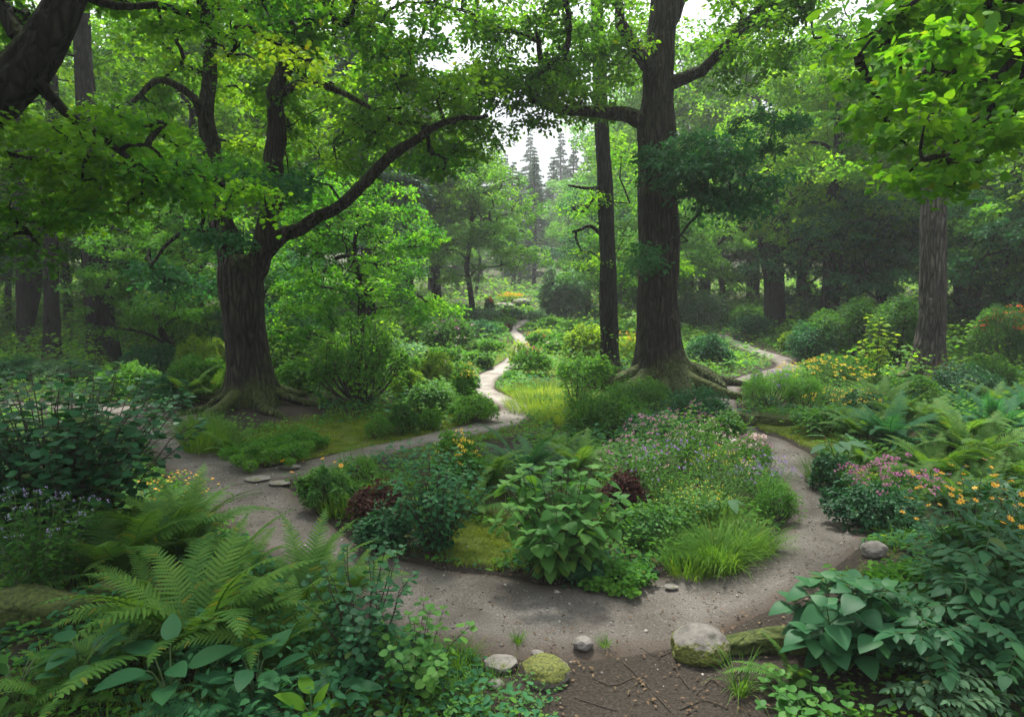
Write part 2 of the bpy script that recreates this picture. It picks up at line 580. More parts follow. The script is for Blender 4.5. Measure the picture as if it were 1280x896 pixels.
M = {}
M['oak'] = leafmat('oak_leaf', (.022, .075, .014), (.055, .155, .018), (.13, .25, .022), .5, (2.6, 2.4, .7))
M['maple'] = leafmat('maple_leaf', (.02, .095, .016), (.052, .17, .02), (.13, .26, .024), .52, (2.2, 2.2, .6))
M['linden'] = leafmat('linden_leaf', (.03, .11, .014), (.075, .2, .018), (.15, .28, .022), .48, (2.1, 2.2, .6), clump=2.6)
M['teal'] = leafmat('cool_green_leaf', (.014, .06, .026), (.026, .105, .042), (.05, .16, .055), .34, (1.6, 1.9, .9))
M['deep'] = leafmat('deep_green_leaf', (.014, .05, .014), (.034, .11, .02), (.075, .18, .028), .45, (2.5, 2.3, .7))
M['fir'] = leafmat('conifer_needles', (.018, .055, .036), (.035, .09, .055), (.065, .135, .075), .25, (1.5, 1.7, .8))
M['fresh'] = leafmat('fresh_green_leaf', (.03, .11, .018), (.06, .18, .024), (.12, .26, .03), .42)
M['lime'] = leafmat('yellow_green_leaf', (.07, .16, .014), (.13, .24, .02), (.24, .33, .03), .45)
M['pale'] = leafmat('grey_green_leaf', (.06, .14, .075), (.1, .2, .11), (.165, .27, .14), .5, (1.5, 1.7, 1.))
M['mist'] = leafmat('light_green_leaf', (.035, .12, .03), (.065, .18, .04), (.13, .26, .05), .5, (2.2, 2.2, .9))
M['lawnmoss'] = leafmat('moss_tips', (.05, .09, .01), (.10, .155, .014), (.19, .235, .02), .3, None, .8, .05, 2.5)
M['fern'] = leafmat('fern_green', (.03, .095, .022), (.06, .15, .028), (.115, .22, .035), .4, None, .55, .12, 1.2)
M['glossy'] = leafmat('glossy_leaf', (.012, .06, .024), (.022, .092, .034), (.045, .14, .042), .25, (1.5, 1.8, .8), .5, .18, 1.5)
M['shrubleaf'] = leafmat('broad_leaf', (.03, .11, .022), (.05, .15, .03), (.1, .22, .035), .35, None, .55, .15, 2.0)
M['red'] = leafmat('dark_red_leaf', (.022, .012, .01), (.05, .018, .016), (.06, .06, .022), .25, (1.8, .8, .6))
M['grass'] = leafmat('grass_blade', (.035, .1, .014), (.07, .17, .02), (.14, .25, .03), .35)
M['meadow'] = leafmat('meadow_grass', (.10, .19, .03), (.17, .27, .045), (.27, .35, .08), .35)
M['litter'] = leafmat('dry_leaf', (.045, .028, .017), (.09, .058, .034), (.16, .11, .062), .1, (1, 1, 1))
M['bark'] = barkmat('oak_bark', (.017, .013, .010), (.072, .058, .045), .34)
M['barkd'] = barkmat('dark_bark', (.009, .008, .007), (.032, .027, .022), .25)
M['barkg'] = barkmat('grey_bark', (.045, .04, .034), (.16, .142, .122), .2)
M['mossbark'] = barkmat('mossy_bark', (.03, .022, .014), (.09, .06, .04), .95, 1.0, 6.0, None, .02)
M['stem'] = flatmat('green_stem', (.05, .09, .025), .6)
M['twig'] = flatmat('brown_twig', (.04, .03, .022), .8)
M['orange'] = petalmat('orange_petals', (.75, .27, .01), (.85, .52, .03))
M['eye'] = flatmat('flower_eye', (.35, .16, .02), .8)
M['yellow'] = petalmat('yellow_petals', (.8, .5, .02), (.9, .72, .08))
M['pink'] = petalmat('pink_petals', (.42, .10, .28), (.62, .25, .44))
M['purple'] = petalmat('violet_petals', (.2, .09, .42), (.42, .24, .6))
M['lilac'] = petalmat('lilac_petals', (.28, .24, .5), (.5, .45, .68))
M['white'] = petalmat('white_petals', (.75, .72, .62), (.9, .85, .78))
M['blush'] = petalmat('blush_petals', (.8, .5, .5), (.9, .75, .7))
M['scarlet'] = petalmat('scarlet_petals', (.6, .05, .02), (.8, .16, .04))
M['crimson'] = petalmat('crimson_petals', (.4, .02, .08), (.65, .08, .16))

def stonemat(name, a, b, moss, upf=.25):
    m, t, out = newmat(name)
    L = t.links
    tc = N_(t, "ShaderNodeTexCoord")
    n1 = N_(t, "ShaderNodeTexNoise", i_Scale=9.0, i_Detail=8.0, i_Roughness=.7); L.new(tc.outputs['Object'], n1.inputs['Vector'])
    rp = ramp(t, [(.32, a), (.62, b), (.75, tuple(min(1, c * 1.5) for c in b))]); L.new(n1.outputs[0], rp.inputs[0])
    geo = N_(t, "ShaderNodeNewGeometry"); sx = N_(t, "ShaderNodeSeparateXYZ"); L.new(geo.outputs['Normal'], sx.inputs[0])
    nm = N_(t, "ShaderNodeTexNoise", i_Scale=5.0, i_Detail=6.0, i_Roughness=.7); L.new(tc.outputs['Object'], nm.inputs['Vector'])
    up = N_(t, "ShaderNodeMath", operation='MULTIPLY_ADD'); up.inputs[1].default_value = upf; L.new(sx.outputs[2], up.inputs[0]); L.new(nm.outputs[0], up.inputs[2])
    sp = N_(t, "ShaderNodeSeparateXYZ"); L.new(tc.outputs['Object'], sp.inputs[0])
    u2 = N_(t, "ShaderNodeMath", operation='MULTIPLY_ADD'); u2.inputs[1].default_value = -.45; L.new(sp.outputs[0], u2.inputs[0]); L.new(up.outputs[0], u2.inputs[2])
    mr = N_(t, "ShaderNodeMapRange"); mr.inputs[1].default_value = 1.0 - moss; mr.inputs[2].default_value = 1.1 - moss; L.new(u2.outputs[0], mr.inputs[0])
    mn = N_(t, "ShaderNodeTexNoise", i_Scale=60.0, i_Detail=3.0); L.new(tc.outputs['Object'], mn.inputs['Vector'])
    mc = ramp(t, [(.3, (.03, .04, .006)), (.7, (.14, .15, .02))]); L.new(mn.outputs[0], mc.inputs[0])
    col = mixc(t, mr.outputs[0], rp.outputs[0], mc.outputs[0])
    bs = N_(t, "ShaderNodeBsdfPrincipled"); bs.inputs['Roughness'].default_value = .85
    L.new(col, bs.inputs['Base Color'])
    hh = N_(t, "ShaderNodeMath", operation='MULTIPLY_ADD'); hh.inputs[1].default_value = 1.0
    L.new(n1.outputs[0], hh.inputs[0])
    h2 = N_(t, "ShaderNodeMath", operation='MULTIPLY'); L.new(mn.outputs[0], h2.inputs[0]); L.new(mr.outputs[0], h2.inputs[1]); L.new(h2.outputs[0], hh.inputs[2])
    bp = N_(t, "ShaderNodeBump"); bp.inputs['Strength'].default_value = .8; bp.inputs['Distance'].default_value = .015
    L.new(hh.outputs[0], bp.inputs['Height']); L.new(bp.outputs[0], bs.inputs['Normal']); L.new(bs.outputs[0], out.inputs['Surface'])
    return m

M['stone'] = stonemat('grey_stone', (.075, .067, .058), (.21, .19, .168), .22)
M['boulder'] = stonemat('boulder_stone', (.045, .04, .034), (.135, .122, .106), .78, -.42)
M['mossstone'] = stonemat('mossy_stone', (.07, .06, .05), (.26, .23, .20), .48)

# ------------------------------------------------------------------ ground
def groundmat():
    m, t, out = newmat('forest_floor')
    L = t.links
    tc = N_(t, "ShaderNodeTexCoord")
    at = N_(t, "ShaderNodeAttribute"); at.attribute_name = 'moss'
    ns = N_(t, "ShaderNodeTexNoise", i_Scale=3.0, i_Detail=8.0, i_Roughness=.7); L.new(tc.outputs['Object'], ns.inputs['Vector'])
    nf = N_(t, "ShaderNodeTexNoise", i_Scale=45.0, i_Detail=5.0, i_Roughness=.7); L.new(tc.outputs['Object'], nf.inputs['Vector'])
    soil = ramp(t, [(.3, (.015, .012, .009)), (.55, (.038, .031, .024)), (.75, (.072, .06, .048))]); L.new(nf.outputs[0], soil.inputs[0])
    moss = ramp(t, [(.3, (.03, .05, .008)), (.5, (.075, .11, .012)), (.72, (.15, .17, .02))]); L.new(nf.outputs[0], moss.inputs[0])
    ma = N_(t, "ShaderNodeMath", operation='MULTIPLY_ADD'); ma.inputs[1].default_value = .9; L.new(ns.outputs[0], ma.inputs[0]); L.new(at.outputs['Fac'], ma.inputs[2])
    mr = N_(t, "ShaderNodeMapRange"); mr.inputs[1].default_value = .72; mr.inputs[2].default_value = 1.0; L.new(ma.outputs[0], mr.inputs[0])
    col = mixc(t, mr.outputs[0], soil.outputs[0], moss.outputs[0])
    bs = N_(t, "ShaderNodeBsdfPrincipled"); bs.inputs['Roughness'].default_value = .95; bs.inputs['Specular IOR Level'].default_value = .15
    L.new(col, bs.inputs['Base Color'])
    bp = N_(t, "ShaderNodeBump"); bp.inputs['Strength'].default_value = .8; bp.inputs['Distance'].default_value = .03
    L.new(nf.outputs[0], bp.inputs['Height']); L.new(bp.outputs[0], bs.inputs['Normal']); L.new(bs.outputs[0], out.inputs['Surface'])
    return m

def pathmat():
    m, t, out = newmat('path_gravel')
    L = t.links
    tc = N_(t, "ShaderNodeTexCoord")
    n1 = N_(t, "ShaderNodeTexNoise", i_Scale=1.6, i_Detail=6.0, i_Roughness=.65); L.new(tc.outputs['Object'], n1.inputs['Vector'])
    n2 = N_(t, "ShaderNodeTexNoise", i_Scale=70.0, i_Detail=4.0, i_Roughness=.75); L.new(tc.outputs['Object'], n2.inputs['Vector'])
    v = N_(t, "ShaderNodeTexVoronoi", i_Scale=55.0); L.new(tc.outputs['Object'], v.inputs['Vector'])
    # darker tone on the near path, paler tone further off
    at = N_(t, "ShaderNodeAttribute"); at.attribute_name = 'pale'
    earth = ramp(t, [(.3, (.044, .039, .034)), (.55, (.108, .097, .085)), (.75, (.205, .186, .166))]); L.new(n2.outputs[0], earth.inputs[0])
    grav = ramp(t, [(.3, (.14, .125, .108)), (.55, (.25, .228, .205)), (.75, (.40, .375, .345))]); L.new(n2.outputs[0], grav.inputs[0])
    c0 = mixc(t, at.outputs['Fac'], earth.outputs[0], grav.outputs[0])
    st = ramp(t, [(.36, (.5, .47, .43)), (.66, (1.2, 1.2, 1.2))]); L.new(n1.outputs[0], st.inputs[0])
    c1 = mixc(t, .8, c0, st.outputs[0], 'MULTIPLY')
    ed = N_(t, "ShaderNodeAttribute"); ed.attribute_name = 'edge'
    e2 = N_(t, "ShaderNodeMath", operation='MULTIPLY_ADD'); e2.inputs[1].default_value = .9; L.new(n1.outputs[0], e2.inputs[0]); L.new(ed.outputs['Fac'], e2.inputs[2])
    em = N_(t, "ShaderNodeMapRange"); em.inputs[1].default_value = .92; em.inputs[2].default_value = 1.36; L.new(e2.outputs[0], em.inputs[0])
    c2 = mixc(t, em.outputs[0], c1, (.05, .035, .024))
    vr = ramp(t, [(.0, (1.7, 1.65, 1.6)), (.12, (1, 1, 1))]); L.new(v.outputs['Distance'], vr.inputs[0])
    c3 = mixc(t, .5, c2, vr.outputs[0], 'MULTIPLY')
    bs = N_(t, "ShaderNodeBsdfPrincipled"); bs.inputs['Roughness'].default_value = .9; bs.inputs['Specular IOR Level'].default_value = .2
    L.new(c3, bs.inputs['Base Color'])
    bp = N_(t, "ShaderNodeBump"); bp.inputs['Strength'].default_value = .7; bp.inputs['Distance'].default_value = .012
    L.new(n2.outputs[0], bp.inputs['Height']); L.new(bp.outputs[0], bs.inputs['Normal']); L.new(bs.outputs[0], out.inputs['Surface'])
    return m

M['ground'] = groundmat()
M['path'] = pathmat()

# patches on the floor, in photograph pixels: x, y, radius in metres; value adds moss (+) or bare soil (-)
SPOTS = [(430, 545, 1.6, 1.0), (340, 560, 1.3, .8), (520, 535, 1.5, 1.0), (600, 690, 0.55, .75), (580, 665, .5, .6), (330, 510, 1.6, .1), (1000, 550, .9, .8), (970, 530, .7, .9),
         (610, 560, .8, -.2), (430, 585, .8, .1), (840, 700, .6, .4), (820, 850, .75, -.9), (760, 870, .6, -.9), (900, 860, .6, -.8), (690, 870, .5, -.3), (640, 890, .5, -.2),
         (960, 810, .5, -.5), (1120, 700, .8, .3), (1000, 770, .6, -.6), (500, 700, .5, -.4), (720, 740, .5, -.3), (300, 490, 1.0, -.2), (700, 500, 3.0, .9), (600, 450, 4, .9),
         (870, 480, 1.5, .4), (560, 800, .4, .2)]
SPOTW = [(G(a, b), r, v) for (a, b, r, v) in SPOTS]

def mossv(x, y):
    z = np.full(np.shape(x), 0.32)
    for g, r, v in SPOTW:
        d = np.sqrt((x - g[0]) ** 2 + (y - g[1]) ** 2) / r
        z = z + (v - 0.32 * (1 if v > 0 else 0)) * (1 - smooth(d - .3))
    return np.clip(z, -.3, 1.2)

BARE = [(430, 550, 1.0), (480, 552, .7), (530, 540, .5), (395, 566, .6), (455, 540, .8), (520, 556, .4), (880, 525, .3), (985, 565, .4), (820, 850, .8), (760, 865, .65), (900, 860, .65), (850, 890, .7), (600, 690, .34), (580, 668, .3), (420, 592, .5), (610, 560, .5), (470, 570, .45), (500, 560, .4), (1000, 770, .5), (650, 800, .35), (720, 825, .45), (745, 740, .3),
        (1000, 552, .5), (965, 532, .7), (318, 498, 1.2), (340, 515, .9), (700, 800, .4), (390, 560, .5), (960, 790, .45), (640, 870, .25), (690, 880, .3), (930, 830, .4), (1075, 700, .35)]
BAREW = [(G(a, b), r) for a, b, r in BARE]

def bare(x, y):
    z = np.zeros(np.shape(x))
    for g, r in BAREW:
        d = np.sqrt((x - g[0]) ** 2 + (y - g[1]) ** 2) / r
        z = np.maximum(z, 1 - smooth((d - .75) / .4))
    return z

def grid_mesh(name, xs, ys, mat, hole=None):
    X, Y = np.meshgrid(xs, ys)
    x, y = X.ravel(), Y.ravel()
    pd = path_dist(x, y) if hole is None else np.full(x.shape, 5.0)
    z = T(x, y) - 0.075 * (1 - smooth((pd + .12) / .2))
    g = Geo()
    nx, ny = len(xs), len(ys)
    i = np.arange(ny - 1)[:, None] * nx; k = np.arange(nx - 1)[None]
    f = np.stack([i + k, i + k + 1, i + nx + k + 1, i + nx + k], -1).reshape(-1, 4)
    if hole is not None:
        cx = (x[f[:, 0]] + x[f[:, 2]]) / 2; cyy = (y[f[:, 0]] + y[f[:, 2]]) / 2
        keep = ~((cx > hole[0]) & (cx < hole[1]) & (cyy > hole[2]) & (cyy < hole[3]))
        f = f[keep]
    g.add(np.stack([x, y, z], -1), f.ravel(), np.full(len(f), 4))
    me = g.mesh(name, [mat])
    a = me.attributes.new('moss', 'FLOAT', 'POINT')
    mv = mossv(x, y)
    mv = np.where(pd < .15, mv - .7 * (1 - np.clip(pd / .15, 0, 1)), mv)
    a.data.foreach_set('value', mv.astype(np.float32))
    return me

HX, HY0, HY1 = 14.0, 1.0, 46.0
# one sheet: fine in the garden, wide cells to the horizon
def nonuni(a, b, step, far, n):
    core = np.arange(a, b + 1e-6, step)
    out = step * (1.18 ** np.arange(1, n))
    e = np.cumsum(out)
    e = e[e < far]
    return np.concatenate([(a - e)[::-1], core, b + e])
xs = nonuni(-11, 11, .075, 900, 70)
ys = nonuni(1.5, 30, .075, 1400, 70)
gme = grid_mesh('ground', xs, ys, M['ground'])
go = link('ground', gme); go['kind'] = 'structure'

pg = Geo(); pale = []; edgev = []
NC = 13
for key, ln in PLINES.items():
    tg = nrm(np.gradient(ln[:, :2], axis=0))
    nn = np.stack([-tg[:, 1], tg[:, 0]], -1)
    s = np.linspace(-1, 1, NC)
    wob = 1 + .42 * (fbm2(ln[:, 0], ln[:, 1], 2.1, 4, 5) - .5)
    wob2 = 1 + .42 * (fbm2(ln[:, 0], ln[:, 1], 2.1, 4, 25) - .5)
    half = ln[:, 2] / 2 + .1
    sc = np.where(s[None] < 0, wob[:, None], wob2[:, None]) * s[None] * half[:, None]
    x = ln[:, 0:1] + nn[:, 0:1] * sc; y = ln[:, 1:2] + nn[:, 1:2] * sc
    z = T(x.ravel(), y.ravel()).reshape(x.shape)
    e = np.abs(s)[None] + 0 * x
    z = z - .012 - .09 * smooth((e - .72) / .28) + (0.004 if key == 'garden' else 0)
    n = len(ln)
    i = np.arange(n - 1)[:, None] * NC; k = np.arange(NC - 1)[None]
    f = np.stack([i + k, i + k + 1, i + NC + k + 1, i + NC + k], -1).reshape(-1, 4)
    pg.add(np.stack([x, y, z], -1).reshape(-1, 3), f.ravel(), np.full(len(f), 4))
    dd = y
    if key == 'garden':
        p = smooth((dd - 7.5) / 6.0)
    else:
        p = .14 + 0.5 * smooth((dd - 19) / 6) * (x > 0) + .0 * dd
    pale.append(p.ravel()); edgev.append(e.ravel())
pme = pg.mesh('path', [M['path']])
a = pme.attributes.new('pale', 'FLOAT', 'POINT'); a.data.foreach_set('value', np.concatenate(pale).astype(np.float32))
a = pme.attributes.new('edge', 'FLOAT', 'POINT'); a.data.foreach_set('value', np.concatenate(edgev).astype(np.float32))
po = link('path', pme); po['kind'] = 'structure'

# ------------------------------------------------------------------ trees
def pads(centres, pr, nper, size, droop=.25, tilt=.25, jit=.45, flat=.12, out_from=None):
    """flat leafy sprays round the centres: positions, directions, normals, sizes"""
    K = len(centres)
    pr = np.broadcast_to(np.asarray(pr, float), (K,))
    idx = np.repeat(np.arange(K), nper)
    n = len(idx)
    tn = nrm(np.stack([rng.normal(0, tilt, K), rng.normal(0, tilt, K), np.ones(K)], -1))
    if out_from is not None:
        o = centres - out_from; o[:, 2] *= .3
        tn = nrm(tn + nrm(o) * .35)
    u = nrm(np.cross(tn, np.array([0, 1, .01]))); w = np.cross(tn, u)
    # every spray is longer than wide, and lobed
    asp = rng.uniform(.55, 1.0, K); th0 = rng.uniform(0, 6.28, K)
    r = np.sqrt(rng.uniform(0, 1, n)); th = rng.uniform(0, 2 * math.pi, n)
    lob = 1 - .35 * np.abs(np.sin(2.5 * th + th0[idx]))
    rr = r * pr[idx] * lob
    a = rr * np.cos(th); b = rr * np.sin(th) * asp[idx]
    c, s = np.cos(th0[idx]), np.sin(th0[idx])
    a, b = a * c - b * s, a * s + b * c
    h = -droop * (rr ** 2) / pr[idx] + rng.normal(0, flat, n) * pr[idx]
    Pp = centres[idx] + a[:, None] * u[idx] + b[:, None] * w[idx] + h[:, None] * tn[idx]
    D = nrm(a[:, None] * u[idx] + b[:, None] * w[idx]) + rng.normal(0, .55, (n, 3)); D[:, 2] -= .25
    N = tn[idx] + rng.normal(0, jit, (n, 3))
    S = size * rng.uniform(.65, 1.25, n)
    return Pp, D, N, S

def in_cloud(c, rad, K, shell=.5):
    d = nrm(rng.normal(0, 1, (K, 3)))
    r = rng.uniform(0, 1, K) ** (1 / 3)
    r = np.where(rng.uniform(0, 1, K) < shell, .75 + .3 * rng.uniform(0, 1, K), r)
    return np.asarray(c) + d * r[:, None] * np.asarray(rad)

def attach(nodes, centres, base_r=.006, maxlen=None, geo=None, mat=0, rmax=.1):
    """grow branches from the skeleton to every spray, each from its nearest neighbour"""
    nodes = np.asarray(nodes, float)
    d = np.array([np.min(np.linalg.norm(nodes - c, axis=1)) for c in centres])
    order = np.argsort(d)
    pts = [nodes]; arr = nodes.copy(); nb = len(nodes)
    parent = {}; pos = {}
    ids = [-1] * nb
    allp = arr
    idl = list(ids)
    segs = []
    for j in order:
        c = centres[j]
        dd = np.linalg.norm(allp - c, axis=1)
        up = np.maximum(0, allp[:, 2] - c[2])
        dd = dd + .35 * up
        k = int(np.argmin(dd))
        p = allp[k]
        if maxlen and dd[k] > maxlen:
            continue
        L = np.linalg.norm(c - p)
        mid = (p * .5 + c * .5) + rng.normal(0, .09 * L, 3) + np.array([0, 0, .08 * L])
        q1 = p * .7 + mid * .3 + rng.normal(0, .03 * L, 3) ; q1 = (p + mid) / 2 + rng.normal(0, .05 * L, 3)
        segs.append((idl[k], j, p, q1, mid, c))
        parent[j] = idl[k]
        allp = np.concatenate([allp, [mid, c]]); idl += [j, j]
    cnt = {j: 1 for j in parent}
    for (pid, j, *_r) in segs[::-1]:
        if pid >= 0 and pid in cnt:
            cnt[pid] += cnt[j]
    A, B, ra, rb = [], [], [], []
    for (pid, j, p, q, m_, c) in segs:
        r0 = min(rmax, base_r * (cnt[j] ** .55) * 1.25); r1 = base_r * (max(1, cnt[j] - 1) ** .5)
        r1 = min(r0, r1)
        for (s, e, x0, x1) in ((p, q, r0, r0 * .85 + r1 * .15), (q, m_, r0 * .85 + r1 * .15, (r0 + r1) / 2), (m_, c, (r0 + r1) / 2, r1 * .7)):
            A.append(s); B.append(e); ra.append(x0); rb.append(x1)
    if A:
        prisms(geo, np.array(A), np.array(B), np.array(ra), np.array(rb), 5, mat)

def limb_world(spec, Y):
    out = []
    for s in spec:
        px, py, r = s[:3]; dy = s[3] if len(s) > 3 else 0.0
        p = P(px, py, Y + dy)
        out.append((p[0], p[1], p[2], r * mpp(Y + dy)))
    return resample(out, .16)

def hero_tree(label, base_px, trunk, limbs, clouds, leaf='oak', bark='bark', tmpl='oval', roots=7, group=None, flute=.1, Y=None, name='oak_tree',
              flare=(.5, .55, 5), padr=.5, nper=60, size=.085, seed=1, twigmax=2.6, cat='tree', rootlen=1.6, thin=1.0, jit=.45):
    reseed(seed)
    g0 = G(*base_px) if Y is None else None
    if g0 is not None:
        Yd = g0[1]
    else:
        Yd = Y
    tr = limb_world(trunk, Yd); tr[:, 3] *= thin
    zb = Tz(tr[0, 0], tr[0, 1])
    base = np.array([tr[0, 0], tr[0, 1], zb])
    # sink the foot a little into the ground
    foot = tr[0].copy(); foot[2] = min(foot[2], zb) - .15
    tr = np.concatenate([[foot], tr])
    root = thing(name, label, cat, base, group)
    g = Geo(); tube(g, tr[:, :3], tr[:, 3], 40, 0, .22, flute, flare, seed * 1.7)
    gtr = g
    nodes = [tr[len(tr) // 2:, :3]]
    for i, lb in enumerate(limbs):
        lw = limb_world(lb, Yd); lw[:, 3] *= min(.85, thin)
        # gnarl
        k = (fbm(lw[:, :3] * 2.2 + i * 7, 3) - .5)[:, None] * .34
        lw[2:, :3] += (k * nrm(rng.normal(0, 1, (1, 3))))[2:] * 1.0
        g = Geo(); tube(g, lw[:, :3], lw[:, 3], 16, 0, .55, .06, None, seed + i)
        link('limb', g.mesh('limb', [M[bark]], True, base), root)
        nodes.append(lw[2:, :3])
    nodes = np.concatenate(nodes)
    if roots:
        for i in range(roots):
            a = 2 * math.pi * (i + rng.uniform(-.25, .25)) / roots
            L = rootlen * rng.uniform(.6, 1.2); r0 = tr[1, 3] * rng.uniform(.22, .4)
            pts = []
            for t in np.linspace(0, 1, 7):
                rr = tr[1, 3] * .55 + L * t
                x = base[0] + math.cos(a + .4 * t * rng.uniform(-1, 1)) * rr; y = base[1] + math.sin(a + .25 * t) * rr
                z = Tz(x, y) + .30 * math.exp(-t * 3.2) + r0 * (.35 - .75 * t)
                pts.append((x, y, z, r0 * (1 - .75 * t)))
            w = resample(pts, .12)
            g = Geo(); tube(g, w[:, :3], w[:, 3], 12, 0, .3, .0, None, seed + i)
            link('root', g.mesh('root', [M['mossbark'] if i % 2 else M[bark]], True, base), root)
    tw = gtr; cr = {}
    cen = []
    for c in clouds:
        px, py, rx, ry, dY, rd, K = c[:7]
        mat = c[7] if len(c) > 7 else leaf
        s_ = c[8] if len(c) > 8 else size
        n_ = c[9] if len(c) > 9 else nper
        cc = P(px, py, Yd + dY); k = mpp(Yd + dY)
        ce = in_cloud(cc, (rx * k, rd, ry * k), K)
        cen.append(ce)
        gg = cr.setdefault(mat, Geo())
        put(gg, *pads(ce, padr * rng.uniform(.6, 1.35, K) * s_ / size, n_, s_, jit=jit), tmpl)
    cen = np.concatenate(cen)
    attach(nodes, cen, .007, None, tw, 1)
    link('trunk', tw.mesh('trunk', [M[bark], M['barkd']], True, base), root)
    for mt, gg in cr.items():
        link('crown', gg.mesh('crown', [M[mt]], False, base), root)
    return root

oakL = hero_tree('massive twin-stemmed old oak with an arching limb on the mossy bank inside the path bend', (315, 503),
    [(315, 503, 38), (313, 470, 33), (309, 430, 31), (304, 390, 31), (302, 355, 33), (300, 335, 31), (300, 318, 22)],
    [[(296, 352, 22), (285, 310, 21), (275, 265, 17), (266, 210, 14, .3), (258, 150, 12, .5), (262, 80, 11, .7), (268, 0, 9, .9), (272, -120, 7, 1.2), (285, -260, 4, 1.5)],
     [(308, 352, 22), (326, 315, 19), (340, 265, 16), (343, 200, 15), (346, 135, 13), (352, 80, 12), (366, 20, 10), (360, -60, 9), (350, -200, 5)],
     [(328, 318, 14), (350, 297, 12), (385, 280, 10), (420, 262, 9, -.3), (450, 236, 8.5, -.5), (474, 208, 8, -.7), (495, 188, 7.5, -.8), (520, 176, 6.5, -.9), (545, 160, 5.2, -1), (580, 148, 4, -1), (612, 142, 2.5, -1)],
     [(259, 160, 8, .4), (246, 126, 7, .2), (220, 106, 6), (192, 103, 5, -.2), (176, 118, 4, -.3), (160, 132, 3, -.4)],
     [(350, 100, 8), (375, 60, 8, -.2), (400, 20, 6, -.4), (420, -40, 4, -.5)],
     [(348, 120, 6), (380, 105, 6, -.5), (410, 108, 5, -.8), (440, 122, 4, -1), (466, 136, 2.5, -1.2)],
     [(352, 60, 6), (330, 20, 5, -.3), (300, 5, 4, -.6), (270, 10, 3, -.9)],
     [(284, 310, 6, -.2), (262, 292, 5, -.6), (232, 290, 4, -1), (210, 305, 3, -1.3), (192, 330, 2, -1.4)]],
    [(430, 50, 80, 50, .5, 1.8, 34), (510, 70, 55, 40, 0, 1.5, 20, 'maple'), (400, 140, 70, 45, 1, 1.5, 26), (500, 140, 55, 40, 0, 1.3, 22), (575, 118, 45, 25, -.5, 1.0, 12),
     (470, 190, 55, 30, 1, 1.2, 16), (585, 172, 36, 20, .5, 1.0, 10), (545, 200, 45, 22, .5, 1.0, 10, 'maple'), (300, 50, 90, 60, 1, 2, 34), (210, 50, 80, 60, 1, 1.6, 24), (200, 150, 55, 40, 1, 1.5, 14), (320, 150, 70, 50, 2, 1.2, 20),
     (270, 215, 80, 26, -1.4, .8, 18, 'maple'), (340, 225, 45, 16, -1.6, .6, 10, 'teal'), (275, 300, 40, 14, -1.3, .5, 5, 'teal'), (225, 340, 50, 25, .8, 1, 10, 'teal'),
     (330, 20, 60, 40, -1.5, 1, 14, 'maple'), (390, 220, 50, 35, 2, 1, 12, 'maple'),
     (330, -230, 330, 120, -2.5, 4, 95, 'oak', .17, 55), (500, -50, 120, 50, -2, 2.2, 24, 'oak', .12, 70), (150, -80, 150, 80, 0, 3, 30, 'oak', .14, 55)],  # unseen sprays above the frame, weighted toward the camera to shade the foreground
    seed=11, nper=125, size=.1, padr=.56, thin=.74)

